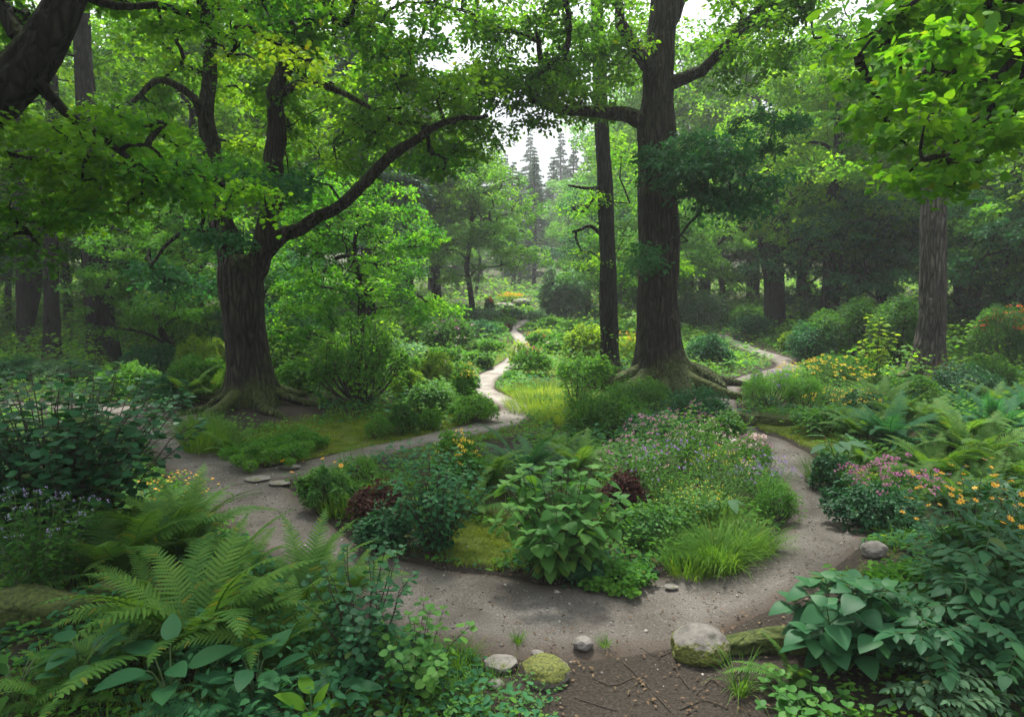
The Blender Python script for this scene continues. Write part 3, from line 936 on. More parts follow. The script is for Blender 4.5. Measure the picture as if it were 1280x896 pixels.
oakR = hero_tree('thickest grey oak with a long level limb and mossy roots above the flower bed', (828, 480),
    [(828, 480, 40), (826, 462, 34), (824, 440, 29), (822, 400, 27), (823, 350, 26), (824, 300, 26), (822, 250, 25), (822, 200, 23), (822, 165, 25), (822, 120, 20), (824, 70, 19), (830, 10, 18), (836, -80, 15), (842, -250, 10)],
    [[(818, 172, 15), (806, 156, 12), (790, 147, 10, -.2), (765, 141, 8.5, -.5), (730, 139, 7, -.8), (700, 137, 6.5, -1), (678, 128, 6.2, -1.1), (660, 116, 5.2, -1.2), (650, 104, 4.5, -1.3), (620, 95, 3, -1.4), (592, 100, 2, -1.5)],
     [(820, 115, 11), (806, 82, 11, -.3), (790, 52, 9, -.5), (776, 22, 8, -.7), (766, -20, 6, -.8)],
     [(828, 45, 11), (845, 10, 10, .2), (862, -30, 8, .4), (890, -100, 5, .5)],
     [(832, 108, 10), (855, 93, 8.5, -.3), (882, 80, 7, -.5), (910, 56, 6.5, -.6), (935, 28, 6, -.6), (955, 8, 5.5, -.6), (985, 5, 4, -.8), (1012, 15, 3, -.9)],
     [(836, 250, 6), (862, 241, 4.5, -.8), (905, 240, 3.8, -1.3), (938, 247, 2.5, -1.7)],
     [(700, 138, 4, -1), (690, 118, 4, -1.3), (680, 98, 3, -1.5), (676, 78, 2, -1.6)],
     [(728, 139, 4, -.8), (712, 122, 3.5, -.6), (700, 100, 2.5, -.4), (705, 70, 2, -.2)]],
    [(612, 62, 42, 34, -1, 1.5, 18), (640, 10, 70, 34, -1, 1.5, 22), (560, 5, 50, 24, -1, 1.2, 9), (590, 108, 34, 12, -1.4, .8, 6), (700, 45, 60, 50, -1, 1.5, 24), (745, 85, 55, 45, .5, 1.3, 20), (690, 108, 50, 22, -1.4, 1.0, 13), (645, 105, 42, 22, -1.5, .8, 12), (735, 130, 40, 18, -.6, .8, 8), (670, 148, 22, 7, -1.3, .4, 4), (780, 30, 50, 45, -.5, 1.4, 16),
     (870, 35, 50, 40, .3, 1.4, 14), (940, 60, 55, 45, -.5, 1.5, 16), (1010, 30, 65, 38, -.5, 1.5, 18, 'deep'), (960, 10, 60, 30, -1, 1, 12, 'deep'),
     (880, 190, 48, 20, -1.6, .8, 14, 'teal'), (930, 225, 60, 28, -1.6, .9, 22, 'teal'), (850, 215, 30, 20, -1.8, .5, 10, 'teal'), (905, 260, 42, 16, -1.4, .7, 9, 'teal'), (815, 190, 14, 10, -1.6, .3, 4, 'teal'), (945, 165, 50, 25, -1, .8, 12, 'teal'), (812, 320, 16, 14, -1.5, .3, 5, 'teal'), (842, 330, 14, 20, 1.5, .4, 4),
     (830, -220, 330, 110, -4, 4, 85, 'oak', .17, 55), (680, -40, 120, 50, -.5, 2.5, 26, 'oak', .12, 50), (1000, -60, 120, 60, 0, 3, 30, 'oak', .14, 45)],  # unseen upper crown, pulled toward the camera so its shade falls on the foreground
    seed=23, thin=.92, roots=10, nper=120, size=.1, padr=.58, rootlen=2.3, flare=(.55, .6, 6), flute=.08)

slim = hero_tree('tall straight slim dark trunk standing just behind the largest oak', (763, 466),
    [(763, 466, 13), (762, 440, 11), (761, 400, 10.5), (759, 300, 9.5), (756, 220, 9), (752, 150, 8.5), (748, 60, 7.5), (745, -60, 6), (742, -200, 4)],
    [[(757, 300, 3), (740, 285, 2.5), (715, 290, 1.8)], [(756, 235, 3), (735, 236, 2.2, -.4), (712, 232, 1.5, -.6)], [(752, 120, 4), (790, 70, 3, .6), (815, 30, 2, 1)], [(748, 80, 3.5), (720, 40, 3), (700, -20, 2)]],
    [(735, 250, 28, 22, .2, .8, 7, 'maple'), (778, 215, 26, 60, 1.5, 1, 11, 'maple'), (740, 330, 30, 20, .5, .7, 6), (780, 330, 22, 35, 1.0, .8, 8, 'fresh'), (760, 20, 80, 60, 1, 2, 22), (780, -120, 120, 80, 0, 2, 20, 'oak', .16, 45)],
    bark='barkd', name='forest_tree', roots=4, seed=31, rootlen=.7, flare=(.3, .35, 4), nper=80, size=.09, padr=.55)

poleR = hero_tree('tall straight grey-barked trunk rising out of the fern bank', (1158, 472),
    [(1157, 472, 27), (1160, 445, 22), (1165, 400, 19), (1167, 300, 17.5), (1166, 200, 16.5), (1165, 100, 14), (1164, 0, 12), (1163, -130, 9), (1160, -260, 6)],
    [[(1165, 180, 4), (1120, 120, 3.5, .6), (1085, 75, 3, 1), (1060, 60, 2, 1.2)], [(1166, 120, 4), (1210, 70, 3, .5), (1250, 20, 2, 1)]],
    [(1100, 60, 60, 40, 1, 1.5, 14), (1220, 40, 70, 50, 1, 1.5, 16), (1160, -110, 200, 90, 0, 3.5, 60, 'oak', .16, 45)],
    bark='barkg', name='forest_tree', roots=6, seed=37, thin=.8, rootlen=1.0, flare=(.45, .5, 5), nper=80, size=.09, padr=.55, flute=.05)

poleL = hero_tree('broad dark trunk behind the shrubs with bare curling side branches', (132, 462),
    [(132, 462, 22), (128, 420, 19), (122, 360, 17), (117, 300, 16), (114, 200, 14), (105, 90, 11), (100, 0, 10), (95, -130, 7), (90, -240, 5)],
    [[(118, 300, 5), (90, 285, 4, -.6), (62, 292, 3, -1), (48, 270, 2.5, -1.2), (40, 240, 2, -1.3)], [(120, 330, 4), (100, 345, 3, -.8), (76, 330, 2.5, -1.2), (58, 336, 2, -1.4)],
     [(112, 200, 5), (150, 170, 4, .5), (190, 150, 3, 1)], [(122, 350, 4), (150, 330, 3, -.6), (185, 322, 2.2, -1), (215, 335, 1.6, -1.2)]],
    [(100, 60, 70, 50, 1, 2, 18), (150, 170, 60, 40, 1.5, 1.5, 14), (60, 190, 60, 30, 2, 1.5, 12, 'teal'), (165, 315, 40, 16, -1, .6, 5, 'teal'), (90, -110, 200, 90, 0, 3.5, 56, 'oak', .16, 45)],
    bark='barkd', name='forest_tree', roots=5, seed=41, thin=.88, rootlen=1.0, flare=(.45, .4, 5), nper=80, size=.095, padr=.6)

hero_tree('thin dark trunk nearest beside the broad branchy trunk', (66, 452),
    [(66, 452, 9), (65, 400, 8.5), (64, 330, 8), (64, 260, 7.5), (66, 150, 7), (60, 0, 6), (58, -150, 4)],
    [[(62, 300, 3), (85, 250, 2.5), (110, 235, 2)]],
    [(60, 120, 70, 50, .5, 1.8, 16), (30, 20, 80, 50, 0, 2, 18), (40, -120, 160, 90, 0, 3, 36, 'oak', .18, 40)],
    bark='barkd', name='forest_tree', roots=3, seed=43, rootlen=.6, nper=70, size=.1, padr=.6)
hero_tree('thin leaning dark trunk at the edge of the dim wood', (42, 442),
    [(32, 442, 8), (30, 400, 7.5), (28, 340, 7), (25, 280, 7), (22, 200, 7), (18, 100, 7), (8, 0, 6), (0, -120, 4)],
    [[(36, 320, 3), (10, 318, 2.5), (-15, 325, 2)], [(38, 345, 3), (10, 350, 2.5), (-15, 345, 2)], [(30, 250, 3), (0, 230, 2.5), (-30, 220, 2)]],
    [(20, 180, 60, 40, .5, 1.5, 12, 'teal'), (-20, 60, 80, 50, 0, 2, 16), (0, -100, 160, 90, 0, 3, 30, 'oak', .18, 40)],
    bark='barkd', name='forest_tree', roots=3, seed=47, rootlen=.6, nper=70, size=.1, padr=.6)

# near maple leaning in from the corner
hero_tree('black leaning maple trunk overhead with yellow-green leafy branches', None,
    [(-330, 960, 95), (-300, 700, 85), (-230, 450, 70), (-150, 290, 58), (-70, 180, 46), (-10, 122, 38), (35, 80, 33), (62, 40, 29), (85, -5, 26), (120, -80, 22), (160, -200, 16), (190, -330, 9)],
    [[(40, 95, 11), (62, 118, 9, .1), (85, 145, 7, .2), (118, 168, 5.5, .3), (152, 190, 4.5, .4), (175, 215, 3.6, .5), (205, 232, 3, .6), (228, 238, 2, .7)],
     [(150, 188, 3, .4), (178, 178, 2.6, .5), (200, 200, 2.4, .6), (225, 214, 2.2, .7), (262, 222, 1.5, .9)],
     [(95, -10, 8), (150, 5, 6, .4), (210, 12, 5, .8), (260, 30, 4, 1.2), (300, 55, 3, 1.5)],
     [(0, 110, 8), (-30, 190, 7, .3), (-20, 240, 5, .5), (20, 260, 3.5, .6), (60, 280, 2.2, .7)]],
    [(110, 190, 70, 28, .4, .6, 24), (200, 225, 70, 22, .7, .5, 22), (70, 235, 60, 26, .6, .6, 22), (110, 262, 40, 18, .6, .5, 12), (30, 175, 45, 30, .3, .5, 14), (290, 250, 60, 18, 1.0, .5, 13), (30, 265, 45, 22, .6, .5, 11), (170, 165, 60, 22, .8, .6, 14), (10, 310, 30, 30, .4, .5, 8, 'deep'),
     (250, 30, 60, 24, 1.2, .6, 9, 'maple'), (340, 75, 55, 24, 1.8, .5, 9, 'lime'), (170, 10, 60, 26, .6, .6, 8, 'oak'), (20, 20, 30, 18, .5, .5, 6, 'deep'),
     (60, -230, 260, 120, 1, 1.8, 46, 'maple', .1, 40), (300, -260, 240, 120, 1, 2, 40, 'maple', .1, 40), (120, -520, 330, 150, .6, 2.6, 60, 'maple', .14, 50), (-260, -200, 160, 260, 0, 2.6, 60, 'maple', .14, 50)],  # the highest and outermost sprays are out of view, added to darken the foreground
    leaf='maple', bark='barkd', tmpl='maple', roots=0, Y=5.6, name='maple_tree', thin=.78, seed=53, nper=60, size=.052, padr=.29, flute=.05, flare=None)

# near linden whose bright leaves hang into the corner
hero_tree('linden tree hanging big bright green heart-shaped leaves from overhead', None,
    [(1720, 960, 60), (1690, 700, 50), (1660, 400, 45), (1640, 200, 42), (1630, 0, 36), (1600, -200, 28), (1560, -330, 18)],
    [[(1640, 120, 16), (1500, 30, 11, -.2), (1400, 20, 9, -.3), (1330, 45, 7, -.3), (1285, 75, 5.5, -.3), (1255, 98, 4.5, -.3), (1225, 110, 3.4, -.3), (1195, 108, 2.5, -.3), (1165, 90, 1.6, -.3)],
     [(1250, 100, 3, -.3), (1235, 140, 2.6, -.4), (1215, 170, 2.2, -.4), (1185, 190, 1.8, -.4), (1160, 200, 1.3, -.4)],
     [(1420, 25, 7), (1300, -30, 6, -.2), (1220, -30, 5, -.2), (1150, 0, 3.5, -.1), (1110, 30, 2.5, 0), (1075, 60, 1.6, 0)],
     [(1285, 75, 4, -.3), (1270, 120, 3, -.2), (1250, 170, 2, -.1)]],
    [(1100, 22, 27, 7, 0.13, 0.28, 5), (1160, 15, 27, 7, 0.31, 0.28, 6), (1215, 18, 27, 7, 0.39, 0.28, 6), (1268, 12, 27, 7, 0.61, 0.28, 5), (1085, 55, 27, 7, 0.31, 0.28, 4), (1128, 62, 27, 7, 0.58, 0.28, 5), (1180, 50, 27, 7, -0.76, 0.28, 6), (1240, 58, 27, 7, -0.10, 0.28, 6), (1275, 75, 27, 7, 0.62, 0.28, 4), (1068, 100, 27, 7, 0.17, 0.28, 4), (1110, 108, 27, 7, 0.55, 0.28, 5), (1158, 98, 27, 7, -0.63, 0.28, 5), (1205, 112, 27, 7, -0.10, 0.28, 5), (1255, 118, 27, 7, -0.43, 0.28, 5), (1072, 142, 27, 7, 0.02, 0.28, 4), (1112, 158, 27, 7, 0.06, 0.28, 4), (1150, 150, 27, 7, -0.78, 0.28, 4), (1195, 162, 27, 7, -0.47, 0.28, 5), (1240, 170, 27, 7, -0.38, 0.28, 5), (1275, 160, 27, 7, 0.57, 0.28, 4), (1128, 190, 27, 7, 0.35, 0.28, 3), (1165, 205, 27, 7, -0.56, 0.28, 4), (1205, 205, 27, 7, 0.40, 0.28, 3), (1120, 225, 27, 7, -0.59, 0.28, 3), (1160, 235, 27, 7, 0.13, 0.28, 3),
     (1400, -60, 220, 110, 0, 1.4, 40, 'linden', .16, 16), (1130, -430, 300, 140, 1, 2.2, 34, 'linden', .15, 40), (1500, -150, 160, 240, 0, 2.2, 60, 'linden', .15, 40)],  # overhead sprays out of view, added to keep this side of the foreground dark
    leaf='linden', bark='barkd', tmpl='heart', roots=0, Y=5.2, name='linden_tree', seed=59, nper=46, size=.056, padr=.27, jit=.5, flute=.03, flare=None)

hero_tree('gnarled dark oak standing over the upper bend of the side path', (972, 418),
    [(972, 418, 15), (969, 395, 12), (967, 350, 11.5), (963, 315, 12), (960, 290, 11), (962, 270, 8), (966, 240, 6), (960, 200, 5), (965, 150, 4)],
    [[(960, 300, 7), (948, 285, 6), (930, 283, 5, -.5), (912, 292, 3.5, -.8), (900, 305, 2, -1)], [(964, 290, 7), (985, 262, 6, .3), (1000, 235, 5, .5), (1020, 215, 4, .6), (1045, 202, 2.5, .8)],
     [(960, 280, 6), (945, 250, 5, .3), (925, 215, 4, .6), (915, 180, 3, 1)], [(966, 320, 5), (990, 300, 4, -.6), (1012, 306, 3, -1), (1030, 320, 2, -1.3)], [(1000, 235, 3.5, .5), (1012, 250, 3, .3), (1032, 255, 2, .1)]],
    [(930, 200, 60, 40, 1, 2, 22), (1010, 190, 60, 34, 1, 2, 22), (965, 130, 90, 50, 1, 3, 34), (1050, 225, 34, 20, 0, 1, 9), (900, 285, 30, 14, -1, .8, 6, 'fresh'), (1040, 310, 30, 16, -1, .8, 7, 'fresh')],
    bark='barkd', roots=4, seed=67, rootlen=.8, flare=(.4, .5, 5), nper=85, size=.15, padr=.85)

# ---- prototypes for the wood further off
def proto_tree(name, H, cr, zc0, K, nper, size, leaf, bark, padr, trunk_r, seed, tmpl='dia', nl=6, lean=.3, flatk=.6, label='', cat='tree', spread=None):
    reseed(seed)
    root = thing(name, label, cat, (0, 0, 0))
    zs = np.linspace(-.3, H * .86, 9)
    w = np.cumsum(rng.normal(0, lean * .25, (9, 2)), 0)
    tr = [(w[i, 0] * (zs[i] > 1), w[i, 1] * (zs[i] > 1), zs[i], trunk_r * (1 - .8 * max(0, zs[i]) / H)) for i in range(9)]
    tr = resample(tr, .4)
    g = Geo(); tube(g, tr[:, :3], tr[:, 3], 14, 0, .2, .08, (.4, .4, 4), seed)
    nodes = [tr[len(tr) // 4:, :3]]
    for i in range(nl):
        z0 = zc0 + (H * .75 - zc0) * i / nl + rng.uniform(-.3, .3)
        k = int(np.argmin(np.abs(tr[:, 2] - z0))); p = tr[k, :3]
        a = i * 2.4 + rng.uniform(-.4, .4); L = cr * rng.uniform(.55, .95) * (1 - .45 * i / nl)
        pts = [(p[0] + math.cos(a + .25 * math.sin(t * 5)) * L * t, p[1] + math.sin(a + .25 * math.sin(t * 5)) * L * t, p[2] + L * (.55 * t - .15 * t * t) + .15 * math.sin(t * 7), tr[k, 3] * .5 * (1 - .8 * t)) for t in np.linspace(0, 1, 6)]
        wl = resample(pts, .35); tube(g, wl[:, :3], wl[:, 3], 7, 0, .2, 0, None, i)
        nodes.append(wl[1:, :3])
    nodes = np.concatenate(nodes)
    # lumpy crown: sub-clouds set on a dome
    cen = []
    nc = 11
    for i in range(nc):
        a = i * 2.4; t = (i + .5) / nc
        z = zc0 + (H - zc0) * (.12 + .8 * t)
        rr = cr * math.sin(math.pi * min(1, (.22 + .75 * t))) ** .7 * rng.uniform(.45, .75)
        c = (math.cos(a) * rr, math.sin(a) * rr, z)
        q = cr * rng.uniform(.38, .55)
        cen.append(in_cloud(c, (q, q, q * flatk), K // nc, .6))
    cen = np.concatenate(cen)
    attach(nodes, cen, .010, None, g, 0, .09)
    link('trunk', g.mesh('trunk', [M[bark]], True), root)
    cg = Geo(); put(cg, *pads(cen, padr * rng.uniform(.7, 1.3, len(cen)), nper, size, .3, .25, .5, .16), tmpl)
    link('crown', cg.mesh('crown', [M[leaf]], False), root)
    return root

def proto_conifer(name, H, cr, z0, nw, leaf, bark, tr_r, seed, size=.22, label='', droop=.25):
    reseed(seed)
    root = thing(name, label, 'tree', (0, 0, 0))
    g = Geo()
    zs = np.linspace(-.3, H, 10)
    tube(g, np.stack([.1 * np.sin(zs * .3), .1 * np.cos(zs * .4), zs], -1), tr_r * (1 - .93 * np.maximum(0, zs) / H), 12, 0, .15, .05, (.4, .4, 4), seed)
    A, B, ra, rb = [], [], [], []
    Ps, Ds, Ns, Ss = [], [], [], []
    for i in range(nw):
        z = z0 + (H - z0) * (i / nw) ** .92
        prof = cr * (1 - (z - z0) / (H - z0)) ** .75 * (.55 + .45 * min(1, (z - z0) / (H * .12) + .2))
        for k in range(5):
            a = rng.uniform(0, 6.28); L = max(.3, prof * rng.uniform(.55, 1.15))
            d = np.array([math.cos(a), math.sin(a), 0])
            up = rng.uniform(-.05, .25)
            t = np.linspace(0, 1, 5)
            pts = np.array([0, 0, z]) + d * (L * t)[:, None] + np.array([0, 0, 1]) * (L * (up * t - droop * t * t))[:, None]
            for j in range(4):
                A.append(pts[j]); B.append(pts[j + 1]); ra.append(.035 * (1 - .22 * j)); rb.append(.035 * (1 - .22 * (j + 1)))
            n = int(26 * L / size * .6)
            tt = rng.uniform(.18, 1, n) ** .8
            c = np.array([0, 0, z]) + d * (L * tt)[:, None] + np.array([0, 0, 1]) * (L * (up * tt - droop * tt * tt))[:, None]
            side = np.array([-d[1], d[0], 0]) * rng.choice([-1, 1], n)[:, None]
            wd = .28 * L * (1.05 - tt) + .1
            c = c + side * (rng.uniform(0, 1, n) * wd)[:, None]; c[:, 2] += rng.normal(-.03, .05, n)
            Ps.append(c); Ds.append(side * .8 + d * .7 + rng.normal(0, .3, (n, 3)) + np.array([0, 0, -.25])); Ns.append(np.array([0, 0, 1]) + rng.normal(0, .4, (n, 3))); Ss.append(size * rng.uniform(.6, 1.3, n))
    prisms(g, np.array(A), np.array(B), np.array(ra), np.array(rb), 4)
    link('trunk', g.mesh('trunk', [M[bark]], True), root)
    cg = Geo(); put(cg, np.concatenate(Ps), np.concatenate(Ds), np.concatenate(Ns), np.concatenate(Ss), 'dia')
    link('crown', cg.mesh('crown', [M[leaf]], False), root)
    return root

PROTO = {
    'oakA': proto_tree('forest_tree', 15, 5.0, 4.2, 380, 75, .19, 'oak', 'barkd', .75, .36, 101, nl=8),
    'oakB': proto_tree('forest_tree', 13, 5.2, 2.6, 380, 62, .18, 'oak', 'barkd', .75, .3, 103, nl=8, lean=.6),
    'mapleA': proto_tree('forest_tree', 9, 4.0, 1.6, 300, 90, .14, 'maple', 'barkd', .6, .18, 107, nl=6, lean=.5, flatk=.4),
    'tealA': proto_tree('understorey_tree', 6.5, 3.4, 1.0, 270, 95, .12, 'teal', 'barkd', .5, .13, 109, nl=6, lean=.7, flatk=.38),
    'freshA': proto_tree('understorey_tree', 7.5, 3.4, 1.2, 270, 95, .13, 'fresh', 'barkd', .52, .14, 113, nl=6, lean=.5, flatk=.4),
    'paleA': proto_tree('forest_tree', 14, 4.4, 3.2, 360, 75, .19, 'mist', 'barkd', .75, .3, 127, nl=8),
    'fir': proto_conifer('fir_tree', 18, 3.6, 2.2, 34, 'fir', 'barkd', .32, 131),
    'pine': proto_conifer('pine_tree', 16, 3.4, 5.0, 24, 'fir', 'bark', .3, 137, .24, droop=.1),
}
used = set()
def place(kind, x, y, s, label, group=None, sink=.1, rz=None):
    loc = (x, y, Tz(x, y) - sink)
    rz = rng.uniform(0, 6.28) if rz is None else rz
    if kind not in used:
        used.add(kind)
        o = PROTO[kind]; o.location = loc; o.rotation_euler = (0, 0, rz); o.scale = (s, s, s)
        o['label'] = label
        if group: o['group'] = group
        return o
    return dup(PROTO[kind], loc, rz, s, label, group)

def at(px, py, Y=None):
    if Y is None:
        g = G(px, py); return g[0], g[1]
    p = P(px, py, Y); return p[0], p[1]

reseed(200)
# named trees
NT = [
    ('mapleA', 440, 0, 17.5, .62, 'rounded yellow-green maple glowing behind the arching limb of the twin-stemmed oak'),
    ('freshA', 590, 0, 34, 1.1, 'layered fresh-green tree spreading above the clearing beside the winding path'),
    ('oakA', 546, 0, 36, .8, 'dark-trunked tree with a side limb above the clearing'),
    ('pine', 512, 0, 34, .85, 'hazy reddish pine trunk at the clearing edge'),
    ('fir', 462, 0, 27, .85, 'feathery misty conifer rising behind the rounded maple'),
    ('paleA', 735, 0, 44, .55, 'grey-green tree with thin dark stem beyond the clearing'),
    ('oakA', 1035, 0, 27, .8, 'dark multi-limbed tree in the shade behind the yellow flowers'),
    ('tealA', 1265, 0, 23, .9, 'dark layered tree beyond the grey trunk over the azalea'),
    ('freshA', 1330, 0, 23, 1.1, 'fine-leaved bright tree at the edge of the wood behind the azalea'),
    ('oakB', 1110, 0, 30, .9, 'shadowy oak filling the wood behind the grey trunk'),
    ('tealA', 1055, 0, 27, .95, 'low dark spreading tree between the gnarled dark oak and the grey trunk'),
    ('freshA', 1105, 0, 31, 1.0, 'fine green understorey tree filling the shade beyond the young yellow-green tree'),
    ('freshA', 1215, 0, 27, 1.0, 'green spreading tree in the shade just beyond the grey trunk'),
    ('mapleA', 1010, 0, 37, 1.2, 'soft light green tree behind the gnarled dark oak'),
    ('tealA', 880, 0, 40, 1.0, 'dim understorey tree above the upper end of the side path'),
    ('mapleA', 905, 0, 38, 1.0, 'sunlit yellow-green maple glowing beyond the side path'),
    ('freshA', 800, 0, 30, .95, 'bright tree filling the gap behind the largest oak'),
    ('freshA', 215, 0, 19, .75, 'bright green young tree behind the shrubs beside the twin-stemmed oak'),
    ('freshA', 175, 0, 29, 1.0, 'light green layered tree behind the broad branchy trunk'),
    ('oakA', 250, 0, 26, .95, 'tall shaded oak behind the twin-stemmed oak'),
    ('fir', 345, 0, 30, .9, 'dim conifer behind the twin-stemmed oak'),
    ('oakB', 20, 0, 26, .9, 'shaded tree filling the dim wood behind the thin trunks'),
    ('tealA', -90, 0, 24, 1.0, 'dark understorey tree at the dim edge of the wood'),
    ('oakA', 400, 0, 33, 1.0, 'tall green oak beyond the rounded maple'),
    ('mapleA', 596, 0, 60, .9, 'pale yellow-green maple at the far end of the clearing'),
    ('fir', 668, 0, 66, .72, 'soft blue-green conifer standing in the middle of the misty gap'),
    ('paleA', 712, 0, 78, .85, 'taller pale broadleaf tree in the misty gap next to the slim dark trunk'),
    ('fir', 642, 0, 72, .74, 'hazy full-skirted conifer at the far end of the winding walk'),
    ('tealA', 325, 0, 20.5, .6, 'small dark layered tree in the shade right behind the twin-stemmed oak'),
]
for k, px, _, Y, s, lab in NT:
    x, y = at(px, 380, Y)
    place(k, x, y, s, lab)

G1 = 'wood beyond the dim side of the garden'
G2 = 'wood beyond the side path'
G3 = 'misty wood at the far end of the clearing'
rows = []
for px, Y, k, s in [(-20, 42, 'paleA', 1.1), (170, 46, 'paleA', 1.2), (240, 38, 'paleA', 1.1), (300, 42, 'oakB', 1.2), (370, 44, 'paleA', 1.2), (-110, 30, 'oakB', 1.1), (440, 42, 'paleA', 1.0),
                     (85, 33, 'mapleA', 1.2), (10, 33, 'freshA', 1.2), (380, 52, 'fir', 1.1), (330, 34, 'tealA', 1.2), (200, 32, 'fir', 1.0), (-200, 22, 'oakA', 1.0), (60, 50, 'oakA', 1.3), (500, 50, 'paleA', 1.0)]:
    rows.append((px, Y, k, s, 'green broadleaf tree crowded in the dim wood behind the twin-stemmed oak' if k != 'fir' else 'dark conifer standing among the broadleaf trees of the dim wood', G1))
for px, Y, k, s in [(830, 42, 'oakA', 1.1), (880, 50, 'paleA', 1.2), (940, 44, 'oakA', 1.2), (1000, 42, 'mapleA', 1.5), (1070, 42, 'paleA', 1.2), (1210, 30, 'oakA', 1.0), (1290, 31, 'paleA', .9), (1380, 24, 'oakA', 1.0),
                     (1250, 40, 'freshA', 1.4), (1200, 32, 'mapleA', 1.2), (1060, 33, 'freshA', 1.2), (1340, 36, 'paleA', 1.1), (780, 56, 'paleA', 1.2), (1100, 48, 'paleA', 1.3), (850, 34, 'freshA', .9), (790, 38, 'tealA', 1.2), (1480, 20, 'oakB', 1)]:
    rows.append((px, Y, k, s, 'green broadleaf tree crowded in the wood behind the side path and grey trunk', G2))
for px, Y, k, s in [(540, 62, 'fir', 1.0), (570, 72, 'fir', 1.05), (600, 84, 'fir', .95), (632, 92, 'fir', .9), (650, 80, 'fir', .72), (668, 96, 'fir', .95), (690, 86, 'fir', .85), (716, 92, 'fir', 1.0), (740, 80, 'fir', .85),
                     (760, 70, 'fir', 1.0), (510, 66, 'fir', 1.1), (620, 110, 'fir', 1.1), (700, 112, 'fir', 1.2), (740, 110, 'fir', 1.3), (580, 108, 'fir', 1.3), (662, 120, 'fir', 1.25), (800, 80, 'fir', 1.2), (470, 74, 'fir', 1.2)]:
    rows.append((px, Y, k, s, 'pale misty conifer in the hazy wood where the clearing ends', G3))
for px, Y, k, s, lab, gr in rows:
    x, y = at(px, 380, Y)
    place(k, x, y, s, lab, gr)

# ------------------------------------------------------------------ plant builders
def ball(sub=4):
    import bmesh
    bm = bmesh.new(); bmesh.ops.create_icosphere(bm, subdivisions=sub, radius=1)
    v = np.array([x.co[:] for x in bm.verts]); f = np.array([[q.index for q in p.verts] for p in bm.faces]); bm.free()
    return v, f
BV, BF = ball(5)
BV3, BF3 = ball(3)


def mound_pts(n, rx, ry, h, lumps=14, lump=.42, low=0.0, seed=None):
    """points and outward normals on an uneven leafy dome made of many smaller clumps"""
    c = []
    for i in range(lumps):
        a = i * 2.4 + rng.uniform(-.3, .3); t = math.sqrt((i + .5) / lumps)
        el = (1 - t) * math.pi / 2
        c.append((rx * math.cos(a) * math.cos(el) * (1 - lump * .8), ry * math.sin(a) * math.cos(el) * (1 - lump * .8), h * (.40 + .42 * math.sin(el)) * rng.uniform(.62, 1.15) - low * h * t))
        kk = rng.uniform(.72, 1.14); c[-1] = (c[-1][0] * kk, c[-1][1] * kk, c[-1][2])
    c = np.array(c)
    k = rng.integers(0, lumps, n)
    d = nrm(rng.normal(0, 1, (n, 3)) + np.array([0, 0, .35]))
    q = np.array([rx, ry, h]) * lump * rng.uniform(.55, 1.2, (lumps, 1))[k]
    r = rng.uniform(.62, 1.05, n)[:, None]
    p = c[k] + d * q * r
    p[:, 2] = np.maximum(p[:, 2], .015 + rng.uniform(0, .05, n))
    o = nrm(p / np.array([rx, ry, h]) ** 2 * rx)
    nn = nrm(d * .55 + o * .5 + np.array([0, 0, .55]))
    return p, nn, c

def scatter_flowers(root, pts, nn, kind, size, mat, tmpl='flower', centre=None, names='flower', cluster=1):
    """blossoms as parts: one shared mesh, a child object for each"""
    g = Geo()
    if cluster == 1:
        put(g, [(0, 0, 0)], [(0, 1, 0)], [(0, 0, 1)], [size * .5], tmpl)
    else:
        q = rng.normal(0, 1, (cluster, 3)); q = nrm(q) * rng.uniform(.3, 1, (cluster, 1)) ** .5 * size * np.array([.5, .5, .28]); q[:, 2] += size * .1
        put(g, q, rng.normal(0, 1, (cluster, 3)), nrm(q + [0, 0, size * .4]) + rng.normal(0, .3, (cluster, 3)), np.full(cluster, size * .17), tmpl)
    me = g.mesh(names, [M[mat]], False)
    mc = None
    if centre:
        g2 = Geo(); v2 = BV3 * np.array([size * .13, size * .13, size * .07]) + np.array([0, 0, size * .05])
        g2.add(v2, BF3.ravel(), np.full(len(BF3), 3)); mc = g2.mesh('flower_centre', [M['eye']])
    for p, q in zip(pts, nn):
        o = link(names, me, root, tuple(p))
        q = Vector(q)
        o.rotation_euler = q.to_track_quat('Z', 'Y').to_euler()
        s = rng.uniform(.75, 1.25)
        o.scale = (s, s, s)
        if mc: link('flower_centre', mc, o)

